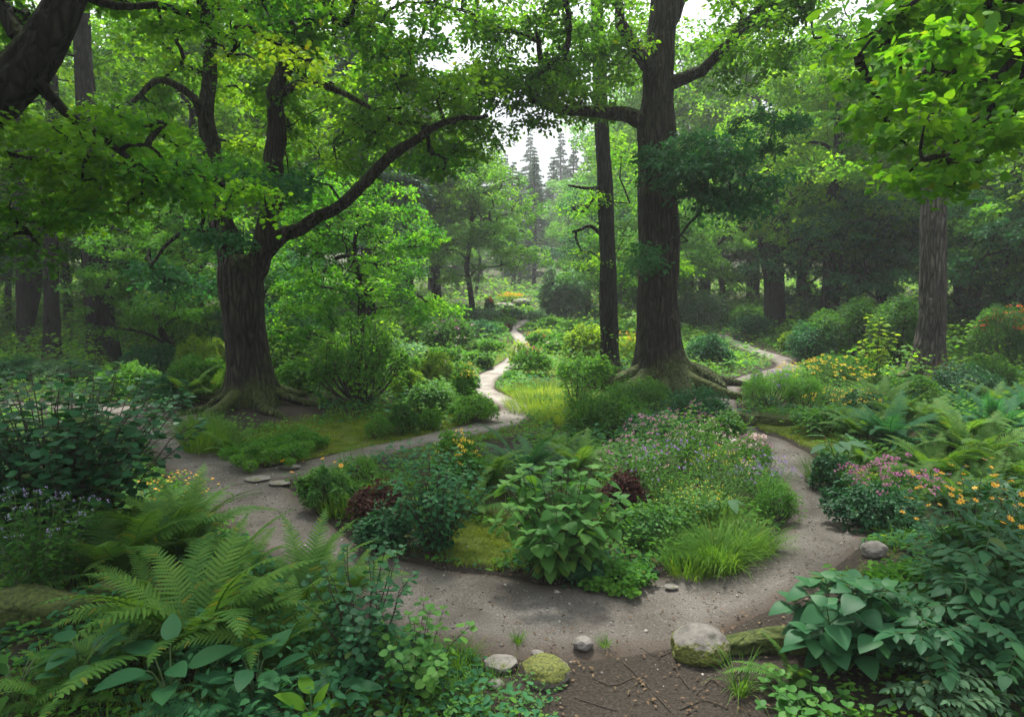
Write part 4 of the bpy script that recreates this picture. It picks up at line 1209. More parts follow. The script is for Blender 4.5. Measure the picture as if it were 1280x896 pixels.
def shrub(label, px, py, w, h, leaf='fresh', size=.06, tmpl='oval', n=None, name='shrub', cat='shrub', group=None, lumps=14, lump=.42, depth=.9, lai=2.6,
          flowers=None, seed=0, stems=True, up=0.5, twiggy=False, Y=None, low=0.0, dx=0.0):
    """(px,py) foot of the plant in the photograph; w, h its size there in pixels"""
    reseed(1000 + seed + int(px) * 7 + int(py) * 13)
    g0 = G(px, py)
    k = mpp(g0[1])
    rx = w * k / 2; hh = h * k; ry = rx * depth
    # the foot the camera sees is the near rim
    b = np.array([g0[0] * (1 + ry * .6 / g0[1]), g0[1] + ry * .6, 0]); b[2] = Tz(b[0], b[1]) - .02
    area = 2 * math.pi * rx * max(hh, .5 * rx)
    if n is None:
        n = int(min(15000, max(250, lai * area / (size * size * .42))))
    root = thing(name, label, cat, b, group)
    p, nn, c = mound_pts(n, rx, ry, hh, lumps, lump, low)
    D = np.stack([p[:, 0], p[:, 1], 0 * p[:, 0]], -1); D = nrm(D) + rng.normal(0, .6, (n, 3)); D[:, 2] -= .15
    N = nn * (1 - up) + np.array([0, 0, up]) + rng.normal(0, .33, (n, 3))
    # free shoots that break the outline
    ns = 44
    q, qn, _ = mound_pts(ns, rx, ry, hh, lumps, lump, low)
    q = q * .9; dd = nrm(qn + rng.normal(0, .35, (ns, 3)) + np.array([0, 0, .5])); Ls = rng.uniform(.1, .5, ns) * hh * rng.uniform(.4, 1, ns)
    m = 12; t_ = np.tile(np.linspace(.1, 1, m), ns); ii = np.repeat(np.arange(ns), m)
    sp = q[ii] + dd[ii] * (Ls[ii] * t_)[:, None]; sp[:, 2] = np.maximum(sp[:, 2], .02)
    p = np.concatenate([p, sp]); D = np.concatenate([D, rng.normal(0, 1, (ns * m, 3)) * [1, 1, .4] + dd[ii] * .5]); N = np.concatenate([N, rng.normal(0, .35, (ns * m, 3)) + [0, 0, 1]])
    g = Geo(); put(g, p, D, N, size * np.concatenate([rng.uniform(.6, 1.25, n), rng.uniform(.5, .95, ns * m)]), tmpl)
    link('foliage', g.mesh('foliage', [M[leaf]], False), root)
    if stems:
        g = Geo()
        f = rng.normal(0, .12, (len(c), 3)) * rx; f[:, 2] = -.03
        m1 = f * .4 + c * .6; m1[:, 2] *= .75
        r0 = max(.006, .012 * hh)
        prisms(g, f, m1, r0 * 1.3, r0, 5); prisms(g, m1, c, r0, r0 * .6, 5)
        e = c[rng.integers(0, len(c), len(c) * 3)]
        e2 = e + rng.normal(0, 1, e.shape) * np.array([rx, ry, hh]) * lump * .55; e2[:, 2] = np.maximum(e2[:, 2], .03)
        prisms(g, e, e2, r0 * .6, r0 * .25, 4)
        prisms(g, q, q + dd * Ls[:, None], r0 * .3, r0 * .12, 4)
        link('stems', g.mesh('stems', [M['twig']], True), root)
    if flowers:
        for (nf, mat, fs, clus) in flowers:
            q, qn, _ = mound_pts(nf * 3, rx, ry, hh, lumps, lump, low)
            s = np.argsort(-q[:, 2] - .3 * hh * rng.uniform(0, 1, len(q)))[:nf]
            q = q[s] + nrm(qn[s]) * .02 ; q[:, 2] += .01
            scatter_flowers(root, q, nrm(qn[s] + rng.normal(0, .25, (nf, 3)) + [0, -.2, .4]), 'f', fs, mat, 'flower5', None, 'flower', clus)
    return root

# fern fronds: three shapes shared by every fern
def frond_mesh(name, mat, rise, bend, pairs=26, ragged=0, wid=.17, lobes=7):
    g = Geo(); n = 30
    s = np.linspace(0, 1, n)
    el = rise - bend * s ** 1.25
    ds = 1 / (n - 1)
    x = np.concatenate([[0], np.cumsum(np.cos(el[:-1]) * ds)]); z = np.concatenate([[0], np.cumsum(np.sin(el[:-1]) * ds)])
    y = .03 * np.sin(s * 4 + ragged)
    c = np.stack([x, y, z], -1)
    tube(g, c, .0065 * (1 - .85 * s) + .0008, 5, 0)
    for i in range(pairs * 2):
        side = 1 if i % 2 else -1
        t = .12 + .87 * ((i // 2) + .25 * (i % 2)) / pairs
        L = wid * (math.sin(math.pi * min(1, t * .92 + .1)) ** .7) * (1.05 - .45 * t) * rng.uniform(.9, 1.08)
        if t > .97: L *= .6
        j = t * (n - 1); j0 = min(int(j), n - 2); fr = j - j0
        p = c[j0] * (1 - fr) + c[j0 + 1] * fr
        tg = nrm(c[min(j0 + 1, n - 1)] - c[j0]); up_ = nrm(np.cross(tg, [0, 1, 0])) * -1
        if up_[2] < 0: up_ = -up_
        fwd = .32 + .35 * t + rng.uniform(-.06, .06)
        d = nrm(np.array([0, side, 0]) * math.cos(fwd) + tg * math.sin(fwd) + up_ * (.14 - .1 * rng.uniform(0, 1)))
        sag = rng.uniform(.1, .26)
        # a pinna: a strip with toothed lobes along both edges
        a = nrm(tg - d * np.dot(tg, d))
        v, f = [], []
        W = .0225 * (1 - .35 * t)
        m = lobes * 2 + 1
        for q in range(m):
            u = q / (m - 1)
            cc = p + d * (L * u) + up_ * (-sag * L * u * u)
            ww = W * (1 - u) ** .55 * (1.0 if q % 2 else .38) + .0006
            v += [cc - a * ww, cc + up_ * .004 * (1 - u), cc + a * ww * 1.05]
        for q in range(m - 1):
            k = q * 3
            f += [[k, k + 1, k + 4, k + 3], [k + 1, k + 2, k + 5, k + 4]]
        g.add(v, np.array(f).ravel(), [4] * len(f))
    return g.mesh(name, [mat], False)

reseed(300)
FR = {}
for mk in ('fern', 'glossy', 'lime', 'teal'):
    FR[mk] = [frond_mesh('frond', M[mk], R(a), R(b), 27, i, w) for i, (a, b, w) in enumerate([(62, 95, .17), (50, 75, .19), (72, 70, .16), (38, 60, .18), (80, 120, .15)])]

def fern(label, px, py, L, nf=14, mat='fern', seed=0, group=None, lean=None, ysc=1.0, arc=None):
    """L frond length in metres, (px,py) the crown of the fern on the ground"""
    reseed(2000 + seed + int(px) * 3 + int(py) * 5)
    g0 = G(px, py); b = np.array([g0[0], g0[1], Tz(g0[0], g0[1])])
    root = thing('fern', label, 'fern', b, group)
    for i in range(nf):
        a = 2 * math.pi * (i / nf) + rng.uniform(-.25, .25)
        if arc: a = R(arc[0]) + R(arc[1] - arc[0]) * (i + rng.uniform(.2, .8)) / nf
        me = FR[mat][int(rng.integers(0, 5))] if i % 3 else FR[mat][2]
        o = link('frond', me, root, (.03 * math.cos(a), .03 * math.sin(a), 0))
        s = L * rng.uniform(.72, 1.12)
        o.scale = (s, s * rng.uniform(.9, 1.15), s * rng.uniform(.8, 1.1) * ysc)
        o.rotation_euler = (rng.uniform(-.3, .3), rng.uniform(-.18, .12), a)
    # dark crown where the fronds rise
    g = Geo(); k = 14; an = rng.uniform(0, 6.28, k)
    A = np.stack([.02 * np.cos(an), .02 * np.sin(an), 0 * an - .03], -1); B = A * [2.6, 2.6, 0] + np.array([0, 0, 1]) * rng.uniform(.05, .1, k)[:, None]
    prisms(g, A, B, .014, .006, 5); link('rootstock', g.mesh('rootstock', [M['twig']]), root)
    return root

def stemmy(label, px, py, h, spread, ns, nl, size, leaf, tmpl, name='plant', cat='plant', group=None, seed=0, droop=.35, start=.25, whorl=2, stem='stem', lean=(0, 0), flowers=None, sr=.006, tipup=.2, Y=None, petiole=.35, fancy=None):
    """arching leafy stems from one foot; leaves stand out from each stem in pairs"""
    reseed(3000 + seed + int(px) * 3 + int(py) * 5)
    g0 = G(px, py); b = np.array([g0[0], g0[1], Tz(g0[0], g0[1]) - .01])
    root = thing(name, label, cat, b, group)
    gs = Geo(); Ps, Ds, Ns, Ss = [], [], [], []; tips = []; tn = []
    for i in range(ns):
        a = i * 2.4 + rng.uniform(-.4, .4); rr = math.sqrt((i + .5) / ns) * spread
        hh = h * rng.uniform(.75, 1.08) * (1 - .28 * (rr / max(spread, .01)) ** 2)
        f = np.array([math.cos(a), math.sin(a), 0]) * rr * .22
        tip = np.array([math.cos(a) * rr + lean[0] * hh, math.sin(a) * rr + lean[1] * hh, hh])
        t = np.linspace(0, 1, 7)[:, None]
        c = f * (1 - t) + tip * t; c[:, :2] = f[:2] + (tip[:2] - f[:2]) * (t ** 1.6); c += rng.normal(0, .012, c.shape) * h
        c[:, 2] = np.maximum(c[:, 2], -.02); c[0] = (0, 0, -.02)
        tube(gs, c, sr * (1 - .7 * t[:, 0]) * (1 + .4 * h), 6, 0)
        tips.append(c[-1]); tn.append(nrm(c[-1] - c[-2] + np.array([0, 0, .3])))
        for j in range(nl):
            u = start + (1 - start) * (j + .5) / nl
            q = u * 6; q0 = min(int(q), 5); p = c[q0] * (1 - q + q0) + c[q0 + 1] * (q - q0)
            for w in range(whorl):
                b_ = j * 1.57 + w * 2 * math.pi / whorl + rng.uniform(-.4, .4)
                d = np.array([math.cos(b_), math.sin(b_), rng.uniform(-.1, .35)]); 
                d = nrm(d + nrm(np.array([tip[0], tip[1], 0]) + 1e-6) * .4)
                s = size * rng.uniform(.7, 1.15) * (1 - .35 * abs(u - .6))
                e = p + d * s * petiole
                gs_a.append(p); gs_b.append(e)
                if fancy == 'compound':
                    L = s * 2.2; side = nrm(np.cross(d, [0, 0, 1]))
                    prev = e
                    for m_ in range(4):
                        pp = e + d * L * (m_ / 3.6) + np.array([0, 0, -.12 * L * (m_ / 3) ** 2])
                        gs_a.append(prev); gs_b.append(pp); prev = pp
                        for sg in (-1, 1):
                            Ps.append(pp); Ds.append(nrm(side * sg + d * .55 + np.array([0, 0, -.2]))); Ns.append(np.array([0, 0, 1]) + rng.normal(0, .2, 3)); Ss.append(s * (.95 - .12 * m_))
                    Ps.append(prev); Ds.append(d + np.array([0, 0, -.3])); Ns.append(np.array([0, 0, 1.]) + rng.normal(0, .2, 3)); Ss.append(s)
                else:
                    Ps.append(e); dd = d.copy(); dd[2] -= droop * rng.uniform(.3, 1.3); Ds.append(dd); Ns.append(np.array([0, 0, 1]) + rng.normal(0, .36, 3) + d * .55); Ss.append(s)
        if tipup:
            for w in range(3):
                b_ = w * 2.1 + rng.uniform(0, 1); d = nrm(np.array([math.cos(b_), math.sin(b_), .5]))
                Ps.append(c[-1]); Ds.append(d); Ns.append(np.array([0, 0, 1]) - d * .4 + rng.normal(0, .15, 3)); Ss.append(size * .6)
    if gs_a:
        prisms(gs, np.array(gs_a), np.array(gs_b), sr * .45, sr * .35, 4)
        gs_a.clear(); gs_b.clear()
    link('stems', gs.mesh('stems', [M[stem]]), root)
    g = Geo(); put(g, np.array(Ps), np.array(Ds), np.array(Ns), np.array(Ss), tmpl)
    link('foliage', g.mesh('foliage', [M[leaf]], False), root)
    if flowers:
        mat, fs, clus, per = flowers[:4]
        pts, nn = [], []
        for tpt, tq in zip(tips, tn):
            for _ in range(per):
                pts.append(tpt + np.array([rng.normal(0, fs * .9), rng.normal(0, fs * .9), rng.uniform(.1, .8) * fs])); nn.append(nrm(tq + rng.normal(0, .35, 3) + [0, -.25, .3]))
        scatter_flowers(root, pts, nn, 'f', fs, mat, 'flower', flowers[4] if len(flowers) > 4 else None, 'flower', clus)
    return root
gs_a, gs_b = [], []

def blades(geo, base, az, L, w, lean, curl, mat=0):
    """curved grass blades, all at once"""
    n = len(base); m = 5
    t = np.linspace(0, 1, m)
    el = (math.pi / 2 - lean)[:, None] - curl[:, None] * t[None] ** 1.3
    dl = L[:, None] / (m - 1)
    h = np.concatenate([np.zeros((n, 1)), np.cumsum(np.cos(el[:, :-1]) * dl, 1)], 1)
    z = np.concatenate([np.zeros((n, 1)), np.cumsum(np.sin(el[:, :-1]) * dl, 1)], 1)
    ca, sa = np.cos(az)[:, None], np.sin(az)[:, None]
    ww = w[:, None] * (1 - t[None] ** 1.8) * .5 + .0003
    c = np.stack([base[:, 0:1] + h * ca, base[:, 1:2] + h * sa, base[:, 2:3] + z], -1)
    s = np.stack([-sa * ww, ca * ww, 0 * ww], -1)
    v = np.stack([c - s, c + s], 2).reshape(n, -1, 3)
    f = []
    for q in range(m - 1):
        k = q * 2; f += [k, k + 1, k + 3, k + 2]
    ff = (np.array(f)[None] + (np.arange(n) * m * 2)[:, None]).ravel()
    geo.add(v.reshape(-1, 3), ff, np.full(n * (m - 1), 4), mat)

def tuft(label, px, py, L, n=260, rad=.12, mat='grass', w=.008, seed=0, group=None, curl=1.5, name='grass_tuft'):
    reseed(4000 + seed + int(px) * 3 + int(py) * 5)
    g0 = G(px, py); b = np.array([g0[0], g0[1], Tz(g0[0], g0[1]) - .01])
    a = rng.uniform(0, 6.28, n); r = rad * np.sqrt(rng.uniform(0, 1, n))
    base = np.stack([r * np.cos(a), r * np.sin(a), 0 * a], -1)
    g = Geo(); blades(g, base, a + rng.normal(0, .5, n), L * rng.uniform(.5, 1.15, n), w * rng.uniform(.6, 1.3, n), .1 + .7 * r / rad * rng.uniform(.2, 1, n), curl * rng.uniform(.4, 1.3, n))
    o = link(name, g.mesh(name, [M[mat]], False), None, tuple(b))
    return tag(o, label, 'grass tuft', group)

def rock(label, px, py, w, h, mat='stone', seed=0, depth=.8, name='stone', group=None, flat=0.0, sink=.3, cat='stone', rot=0.0):
    g0 = G(px, py); k = mpp(g0[1]); rx = w * k / 2; hh = h * k
    v = BV.copy()
    # facets: push the ball against a few random planes
    reseed(5000 + seed)
    for i in range(14):
        d = nrm(rng.normal(0, 1, 3)); q = rng.uniform(.84, 1.0)
        s = v @ d
        v = v - np.maximum(0, s - q)[:, None] * d * .85
    nn = nrm(v)
    v = v + nn * ((fbm(v * 1.7 + seed, 4) - .5) * .3 + (fbm(v * 7 + seed, 2) - .5) * .05)[:, None]
    if flat: v[:, 2] = np.where(v[:, 2] > flat, flat + (v[:, 2] - flat) * .25, v[:, 2])
    c, s = math.cos(rot), math.sin(rot)
    v = np.stack([v[:, 0] * c - v[:, 1] * s, v[:, 0] * s + v[:, 1] * c, v[:, 2]], -1)
    v = v * np.array([rx, rx * depth, hh / (2 - sink)  ])
    y = g0[1] + rx * depth * .7; x = g0[0] * y / g0[1]
    b = (x, y, Tz(x, y) + hh / (2 - sink) * (1 - sink))
    g = Geo(); g.add(v, BF.ravel(), np.full(len(BF), 3))
    o = link(name, g.mesh(name, [M[mat]]), None, b)
    return tag(o, label, cat, group)

# ------------------------------------------------------------------ stones, logs
rock('large round boulder with pale grey top and mossy side at the path edge', 874, 832, 84, 38, 'boulder', 3, .9, 'boulder', cat='boulder', rot=2.6, sink=.5)
rock('small rounded stone capped with yellow-green moss beside the bare earth', 682, 860, 68, 31, 'mossstone', 5, .9, sink=.5, cat='stone', rot=.3)
rock('low grey-white rock half sunk in the path edge next to the moss-capped stone', 626, 842, 44, 22, 'stone', 7, .9, flat=.2, sink=.6)
rock('pinkish grey rock sitting alone on the path just before the bare earth', 729, 812, 28, 13, 'stone', 9, .9, sink=.5)
rock('little round brown-grey stone by the outer edge of the path bend', 1092, 700, 34, 20, 'stone', 12, .9)
rock('small white pebble-like stone beside the low clover at the inner path edge', 839, 738, 18, 7, 'stone', 15, .8, flat=.1)
rock('flat pale slab lying in the path where the garden walk branches off', 364, 587, 24, 6, 'stone', 17, .7, flat=.1)
rock('flat worn flagstone sunk in the path below the pale slab', 322, 601, 34, 5, 'stone', 19, .8, flat=.05, sink=.6)
rock('thin brown flagstone at the corner of the planted island', 350, 606, 28, 5, 'stone', 21, .8, flat=.05, sink=.6)
rock('small stone with a dark hollow beside the garden walk under the mounded shrubs', 545, 536, 14, 9, 'mossstone', 23, .8)
rock('brown rock half hidden under the bushes at the path corner below the mossy log', 620, 862, 22, 12, 'stone', 27, .8)
rock('small grey chip of stone behind the moss-capped stone', 672, 822, 18, 8, 'stone', 29, .8)
rock('weathered pale rock outcrop at the top of the garden below the orange shrub', 628, 386, 30, 6, 'stone', 31, .8, name='rock_outcrop', cat='rock')
rock('grey rock outcrop with a dark hollow beside the yellow flower band', 652, 383, 24, 8, 'stone', 33, .8, name='rock_outcrop', cat='rock')

def log(label, pxs, r, mat='mossbark', seed=0, name='fallen_log', lift=.5):
    pts = []
    for (px, py), rr in zip(pxs, r):
        g = G(px, py); pts.append((g[0], g[1], Tz(g[0], g[1]) + rr * lift, rr))
    w = resample(pts, .05)
    b = w[0, :3].copy()
    g = Geo(); tube(g, w[:, :3], w[:, 3], 28, 0, .55, .1, None, seed)
    # mossy fringe
    reseed(seed + 61)
    n = 900; i = rng.integers(0, len(w), n); d = nrm(rng.normal(0, 1, (n, 3)) * [1, 1, .8] + [0, 0, .7]); p = w[i, :3] + d * w[i, 3:4]
    o = link(name, g.mesh(name, [M[mat]], True, b), None, tuple(b))
    return tag(o, label, 'log')

log('long thick mossy log lying in the dark under the ferns by the lilac-flowered plant', [(-40, 785), (30, 772), (90, 776), (150, 762), (200, 766), (250, 755)], [.12, .15, .13, .15, .11, .07], seed=3)
log('mossy log running from the boulder under the big-leaved plant', [(905, 815), (960, 810), (1010, 812), (1060, 820)], [.07, .09, .085, .06], seed=5)
log('dark hollow log lying across the mossy grass by the side path', [(925, 532), (950, 528), (975, 532), (1004, 530)], [.14, .13, .12, .1], seed=7, lift=.3)
log('thick mossy root stump leaning beside the largest oak', [(858, 478), (880, 485), (905, 492)], [.32, .3, .12], 'barkd', seed=9, name='root_stump', lift=.5)

# ------------------------------------------------------------------ foreground, dark corner with ferns
stemmy('large round-leaved blue-green bush at the dim edge across from the path entrance', 75, 690, 1.6, 1.2, 96, 18, .1, 'glossy', 'round', 'bush', 'bush', seed=1, stem='twig', sr=.006, droop=.3, start=.12, petiole=.5)
stemmy('bushy dark plant with pale lilac flower spikes under the round-leaved bush', 52, 752, .8, .42, 34, 9, .055, 'deep', 'oval', seed=2, whorl=3, flowers=('lilac', .028, 5, 3), sr=.004)
F = [('broad bright fern arching over the path edge below the yellow-orange flowers', 222, 700, .95, 22, 'fern'),
     ('fern drooping fine fronds beside the lilac-flowered plant', 150, 722, .95, 22, 'fern'),
     ('largest fern of all with a fan of upright fronds behind the big oval leaves', 250, 822, 1.05, 26, 'fern'),
     ('sprawling fern reaching over the path bend', 375, 778, .85, 24, 'fern'),
     ('fern with long arching fronds between the largest fern and the twiggy sapling', 345, 842, .8, 22, 'fern'),
     ('low fern under the orange-brown dead bracken', 190, 775, .62, 16, 'fern'),
     ('small fern tucked behind the path-edge fern', 300, 728, .62, 16, 'fern'),
     ('low bright green fern spreading flat at the bottom corner', 80, 888, .5, 12, 'fern'),
     ('blue-green fern with stiff fronds between the oval leaves', 300, 905, .5, 12, 'teal'),
     ('dark small fern beneath the mossy log', 140, 850, .5, 14, 'fern'),
     ('fern at the inner path edge beneath the round-leaved bush', 180, 665, .75, 18, 'fern'),
     ('upright fern spilling toward the path behind the twiggy sapling', 430, 752, .6, 16, 'fern')]
for i, (lb, px, py, L, nf, mt) in enumerate(F):
    fern(lb, px, py, L, nf, mt, seed=i)
stemmy('low mound thick with small yellow-orange daisies at the dim path edge', 222, 640, .42, .42, 40, 5, .05, 'fresh', 'oval', seed=4, whorl=2, flowers=('orange', .028, 1, 2, 'yellow'), sr=.003, name='flowering_plant', cat='flowers')
shrub('dead orange-brown bracken clump among the ferns', 205, 742, 90, 26, 'litter', .045, 'narrow', n=1400, name='bracken', cat='bracken', seed=3, stems=False)
# big oval leaves at the very bottom
def rosette(label, px, py, h, nl, size, leaf, tmpl='big', spread=1.0, seed=0, el=(15, 55), name='broad_leaved_plant', cat='plant', tilt=.35):
    reseed(6000 + seed)
    g0 = G(px, py); b = np.array([g0[0], g0[1], Tz(g0[0], g0[1])])
    root = thing(name, label, cat, b)
    gs = Geo()
    for i in range(nl):
        a = i * 2.4 + rng.uniform(-.3, .3)
        s = size * rng.uniform(.75, 1.15)
        hh = h * rng.uniform(.55, 1.1); rr = spread * size * rng.uniform(.15, .8)
        tip = np.array([math.cos(a) * rr, math.sin(a) * rr, hh])
        t = np.linspace(0, 1, 5)[:, None]; c = tip * t; c[:, 2] = tip[2] * np.sin(t[:, 0] * 1.57)
        tube(gs, c, np.linspace(.007, .004, 5), 6)
        g = Geo(); e = R(rng.uniform(*el)) - .25
        put(g, [tip], [(math.cos(a) * math.cos(e), math.sin(a) * math.cos(e), math.sin(e))], [(-math.cos(a) * math.sin(e) + rng.normal(0, tilt * .4), -math.sin(a) * math.sin(e) + rng.normal(0, tilt * .4) - .1, math.cos(e))], [s], tmpl)
        link('leaf', g.mesh('leaf', [M[leaf]], True), root)
    link('stems', gs.mesh('stems', [M['stem']]), root)
    return root
rosette('cluster of big smooth oval leaves at the bottom edge under the largest fern', 215, 893, .34, 8, .26, 'glossy', seed=1)
rosette('oval-leaved plant under the twiggy sapling at the bottom edge', 320, 888, .34, 8, .22, 'glossy', seed=2)
rosette('dark oval-leaved plant in the shade under the mossy log', 105, 862, .28, 12, .2, 'glossy', seed=3)
rosette('bright yellow-green pointed shoot at the bottom edge', 392, 925, .22, 5, .17, 'linden', seed=4, el=(35, 75), spread=.35)
rosette('long-leaved dark plant in the bottom corner', 20, 885, .25, 12, .24, 'deep', 'lance', seed=5)
rosette('oval-leaved seedling between the fern and the twiggy sapling', 420, 905, .2, 8, .15, 'glossy', seed=6)
stemmy('twiggy sapling with rounded blue-green leaves standing over the path bend', 455, 858, .9, .40, 18, 16, .055, 'glossy', 'round', 'sapling', 'sapling', seed=7, stem='twig', sr=.005, droop=.4, start=.15)
stemmy('shorter leafy sapling spreading bright green twigs toward the path', 522, 870, .55, .36, 12, 9, .062, 'shrubleaf', 'round', 'sapling', 'sapling', seed=8, stem='twig', sr=.004, start=.2)
tuft('thin bright grass tuft at the path corner beside the leafy sapling', 572, 830, .22, 160, .10, 'grass', .005, 1, curl=1.1)
tuft('sparse grass tuft near the moss-capped stone', 598, 866, .16, 120, .12, 'grass', .004, 2, curl=1.1)
stemmy('low weedy seedling patch in front of the moss-capped stone', 650, 888, .13, .3, 26, 3, .035, 'shrubleaf', 'oval', seed=9, sr=.002)
stemmy('tiny weeds growing at the bottom edge under the leafy sapling', 570, 893, .16, .3, 24, 3, .04, 'shrubleaf', 'oval', seed=10, sr=.002)
tuft('tiny grass tuft on the path by the pinkish rock', 755, 806, .09, 50, .04, 'grass', .004, 3, curl=1.0)
tuft('small grass sprig beside the low grey-white rock', 646, 802, .10, 50, .04, 'grass', .004, 4, curl=.9)
tuft('thin dry grass tuft below the boulder', 925, 868, .3, 90, .05, 'grass', .004, 5, curl=1.7)

# ------------------------------------------------------------------ foreground by the boulder
stemmy('large plant with big rounded leaves standing over the boulder and log', 1050, 838, .62, .34, 14, 5, .165, 'glossy', 'bigheart', 'broad_leaved_plant', 'plant', seed=11, sr=.007, droop=.35, start=.3)
stemmy('spreading plant with long divided leaves filling the bottom corner', 1180, 850, .60, .5, 12, 4, .12, 'glossy', 'big', 'broad_leaved_plant', 'plant', seed=12, sr=.006, droop=.3, fancy='compound', start=.35)
stemmy('divided-leaf plant at the frame corner behind the spreading one', 1265, 815, .8, .45, 10, 4, .13, 'glossy', 'big', 'broad_leaved_plant', 'plant', seed=13, sr=.006, droop=.3, fancy='compound', start=.3)
stemmy('pale-leaved divided plant at the bottom edge', 1185, 905, .34, .25, 6, 3, .075, 'pale', 'big', 'broad_leaved_plant', 'plant', seed=14, sr=.004, fancy='compound', start=.5)
fern('bright fern frond cluster growing out of the mossy log', 995, 862, .40, 6, 'fern', seed=30, arc=(120, 260))
stemmy('round-leaved groundcover plant under the spreading leaves', 1010, 905, .2, .32, 16, 3, .075, 'shrubleaf', 'round', 'broad_leaved_plant', 'plant', seed=15, sr=.003)
shrub('low spreading small-leaved shrub between the round brown-grey stone and the divided-leaf plants', 1150, 780, 150, 52, 'fresh', .045, 'oval', lumps=22, lump=.3, seed=16, depth=1.0)
shrub('dark bushy clump beneath the yellow daisy plants at the frame edge', 1235, 760, 130, 90, 'deep', .06, 'oval', lumps=18, seed=17, depth=.9)
stemmy('tall leafy plant carrying orange-yellow flat daisies by the frame edge', 1215, 735, .86, .55, 30, 6, .12, 'glossy', 'lance', 'flowering_plant', 'flowers', seed=18, sr=.005, flowers=('orange', .042, 1, 2, 'yellow'), droop=.3)
stemmy('orange daisy plant with drooping long leaves behind the tall daisies', 1265, 680, .75, .45, 16, 6, .13, 'glossy', 'lance', 'flowering_plant', 'flowers', seed=19, sr=.005, flowers=('orange', .048, 1, 1, 'yellow'), droop=.3)

# outer bank beyond the bend
shrub('dark green mound at the outer path edge under the pink flowers', 1090, 665, 130, 62, 'glossy', .05, 'oval', lumps=22, lump=.3, seed=20)
stemmy('airy plant topped with mauve-pink flowers at the outer path edge', 1112, 650, .62, .5, 60, 6, .06, 'fresh', 'narrow', 'flowering_plant', 'flowers', seed=21, sr=.0025, flowers=('pink', .05, 9, 2), whorl=3)
stemmy('small yellow-flowered sprig beside the mauve-pink flowers', 1075, 632, .4, .16, 14, 5, .04, 'fresh', 'narrow', 'flowering_plant', 'flowers', seed=22, sr=.002, flowers=('yellow', .035, 5, 1), whorl=3)
tuft('upright bright grass tuft between the mossy grass and the mauve-pink flowers', 1062, 612, .42, 420, .22, 'grass', .008, 6, curl=.9)
tuft('grass tuft at the path edge under the pale broad leaves', 1035, 600, .36, 380, .25, 'grass', .008, 7, curl=1.0)
rosette('pale broad leaves shining in the shade above the mossy grass', 1045, 585, .4, 10, .26, 'pale', 'big', seed=23, el=(-5, 20))
shrub('small dark shrub at the path edge below the grassy corner', 1042, 618, 60, 45, 'glossy', .05, 'oval', lumps=12, seed=24)
FR_R = [('wide fern with pale arching fronds at the foot of the grey trunk', 1110, 560, 1.15, 20), ('fern on the bank beneath the young yellow-green tree', 1075, 548, .85, 16), ('large shaded fern sweeping down over the mauve-pink flowers', 1165, 600, 1.1, 20),
        ('bright fern in the middle of the fern bank', 1200, 560, 1.1, 20), ('fern high on the bank beside the orange azalea', 1245, 545, 1.05, 18), ('fern at the frame edge above the orange daisies', 1275, 610, 1.0, 16), ('dark-hearted fern at the foot of the fern bank', 1225, 625, .9, 16),
        ('small fern in front of the grey trunk roots', 1150, 530, .8, 14), ('fern tucked between the grey trunk and the azalea', 1205, 515, .9, 14), ('low fern beside the pale broad leaves', 1085, 590, .7, 13),
        ('fern in the hollow just below the young yellow-green tree', 1100, 515, 1.0, 14), ('dim fern in front of the dark shrub by the grey trunk', 1245, 512, 1.1, 14), ('fern at the very edge of the frame under the azalea', 1285, 520, 1.1, 14),
        ('fern below the grey trunk nearest the yellow flower patch', 1125, 532, 1.0, 14), ('arching fern over the dark hollow in the middle of the fern bank', 1225, 585, 1.1, 16), ('lowest fern of the bank above the orange daisy plants', 1190, 640, .8, 14)]
shrub('low dark shrub filling the hollow between the grey trunk and the azalea', 1205, 500, 90, 36, 'glossy', .07, 'oval', seed=311)
shrub('dark leafy shrub on the near side of the grey trunk roots', 1135, 505, 80, 30, 'deep', .07, 'oval', seed=312)
shrub('shaded leafy mound between the yellow flower patch and the ferns', 1078, 522, 60, 28, 'glossy', .06, 'oval', seed=313)
shrub('dark bushy drift behind the cloud of yellow flowers', 1050, 482, 100, 34, 'deep', .08, 'oval', seed=314)
for i, (lb, px, py, L, nf) in enumerate(FR_R):
    fern(lb, px, py, L * .85, nf + 6, 'fern' if i % 4 else 'teal', seed=50 + i)
shrub('orange-flowered azalea in the shade beyond the fern bank', 1255, 468, 95, 84, 'deep', .055, 'oval', lumps=20, lump=.32, seed=25, flowers=[(80, 'scarlet', .13, 7)], name='azalea', cat='azalea')
shrub('dark shrub around the foot of the grey trunk', 1235, 492, 70, 46, 'deep', .06, 'oval', seed=26)
shrub('reddish-twigged shrub climbing against the grey trunk', 1182, 490, 34, 40, 'red', .035, 'oval', seed=27, n=420)
stemmy('young tree with bright yellow-green horizontal leaves before the dark wood', 1093, 478, 1.75, .38, 6, 11, .19, 'lime', 'big', 'sapling', 'sapling', seed=28, stem='twig', sr=.008, droop=.15, start=.3)
stemmy('cloud of small yellow flowers on thin stems beside the side path', 1030, 505, .95, 1.0, 90, 5, .06, 'fresh', 'narrow', 'flowering_plant', 'flowers', seed=29, sr=.003, flowers=('yellow', .075, 7, 1), whorl=3)
stemmy('low yellow flower patch in front of the cloud of yellow flowers', 1052, 525, .5, .6, 40, 4, .06, 'fresh', 'narrow', 'flowering_plant', 'flowers', seed=31, sr=.003, flowers=('yellow', .06, 6, 1), whorl=3)
shrub('dome of feathery green with a few violet-blue flowers beside the side path', 960, 512, 78, 50, 'fresh', .05, 'narrow', lumps=22, lump=.3, seed=30, flowers=[(14, 'purple', .09, 7)], name='flowering_plant', cat='flowers')
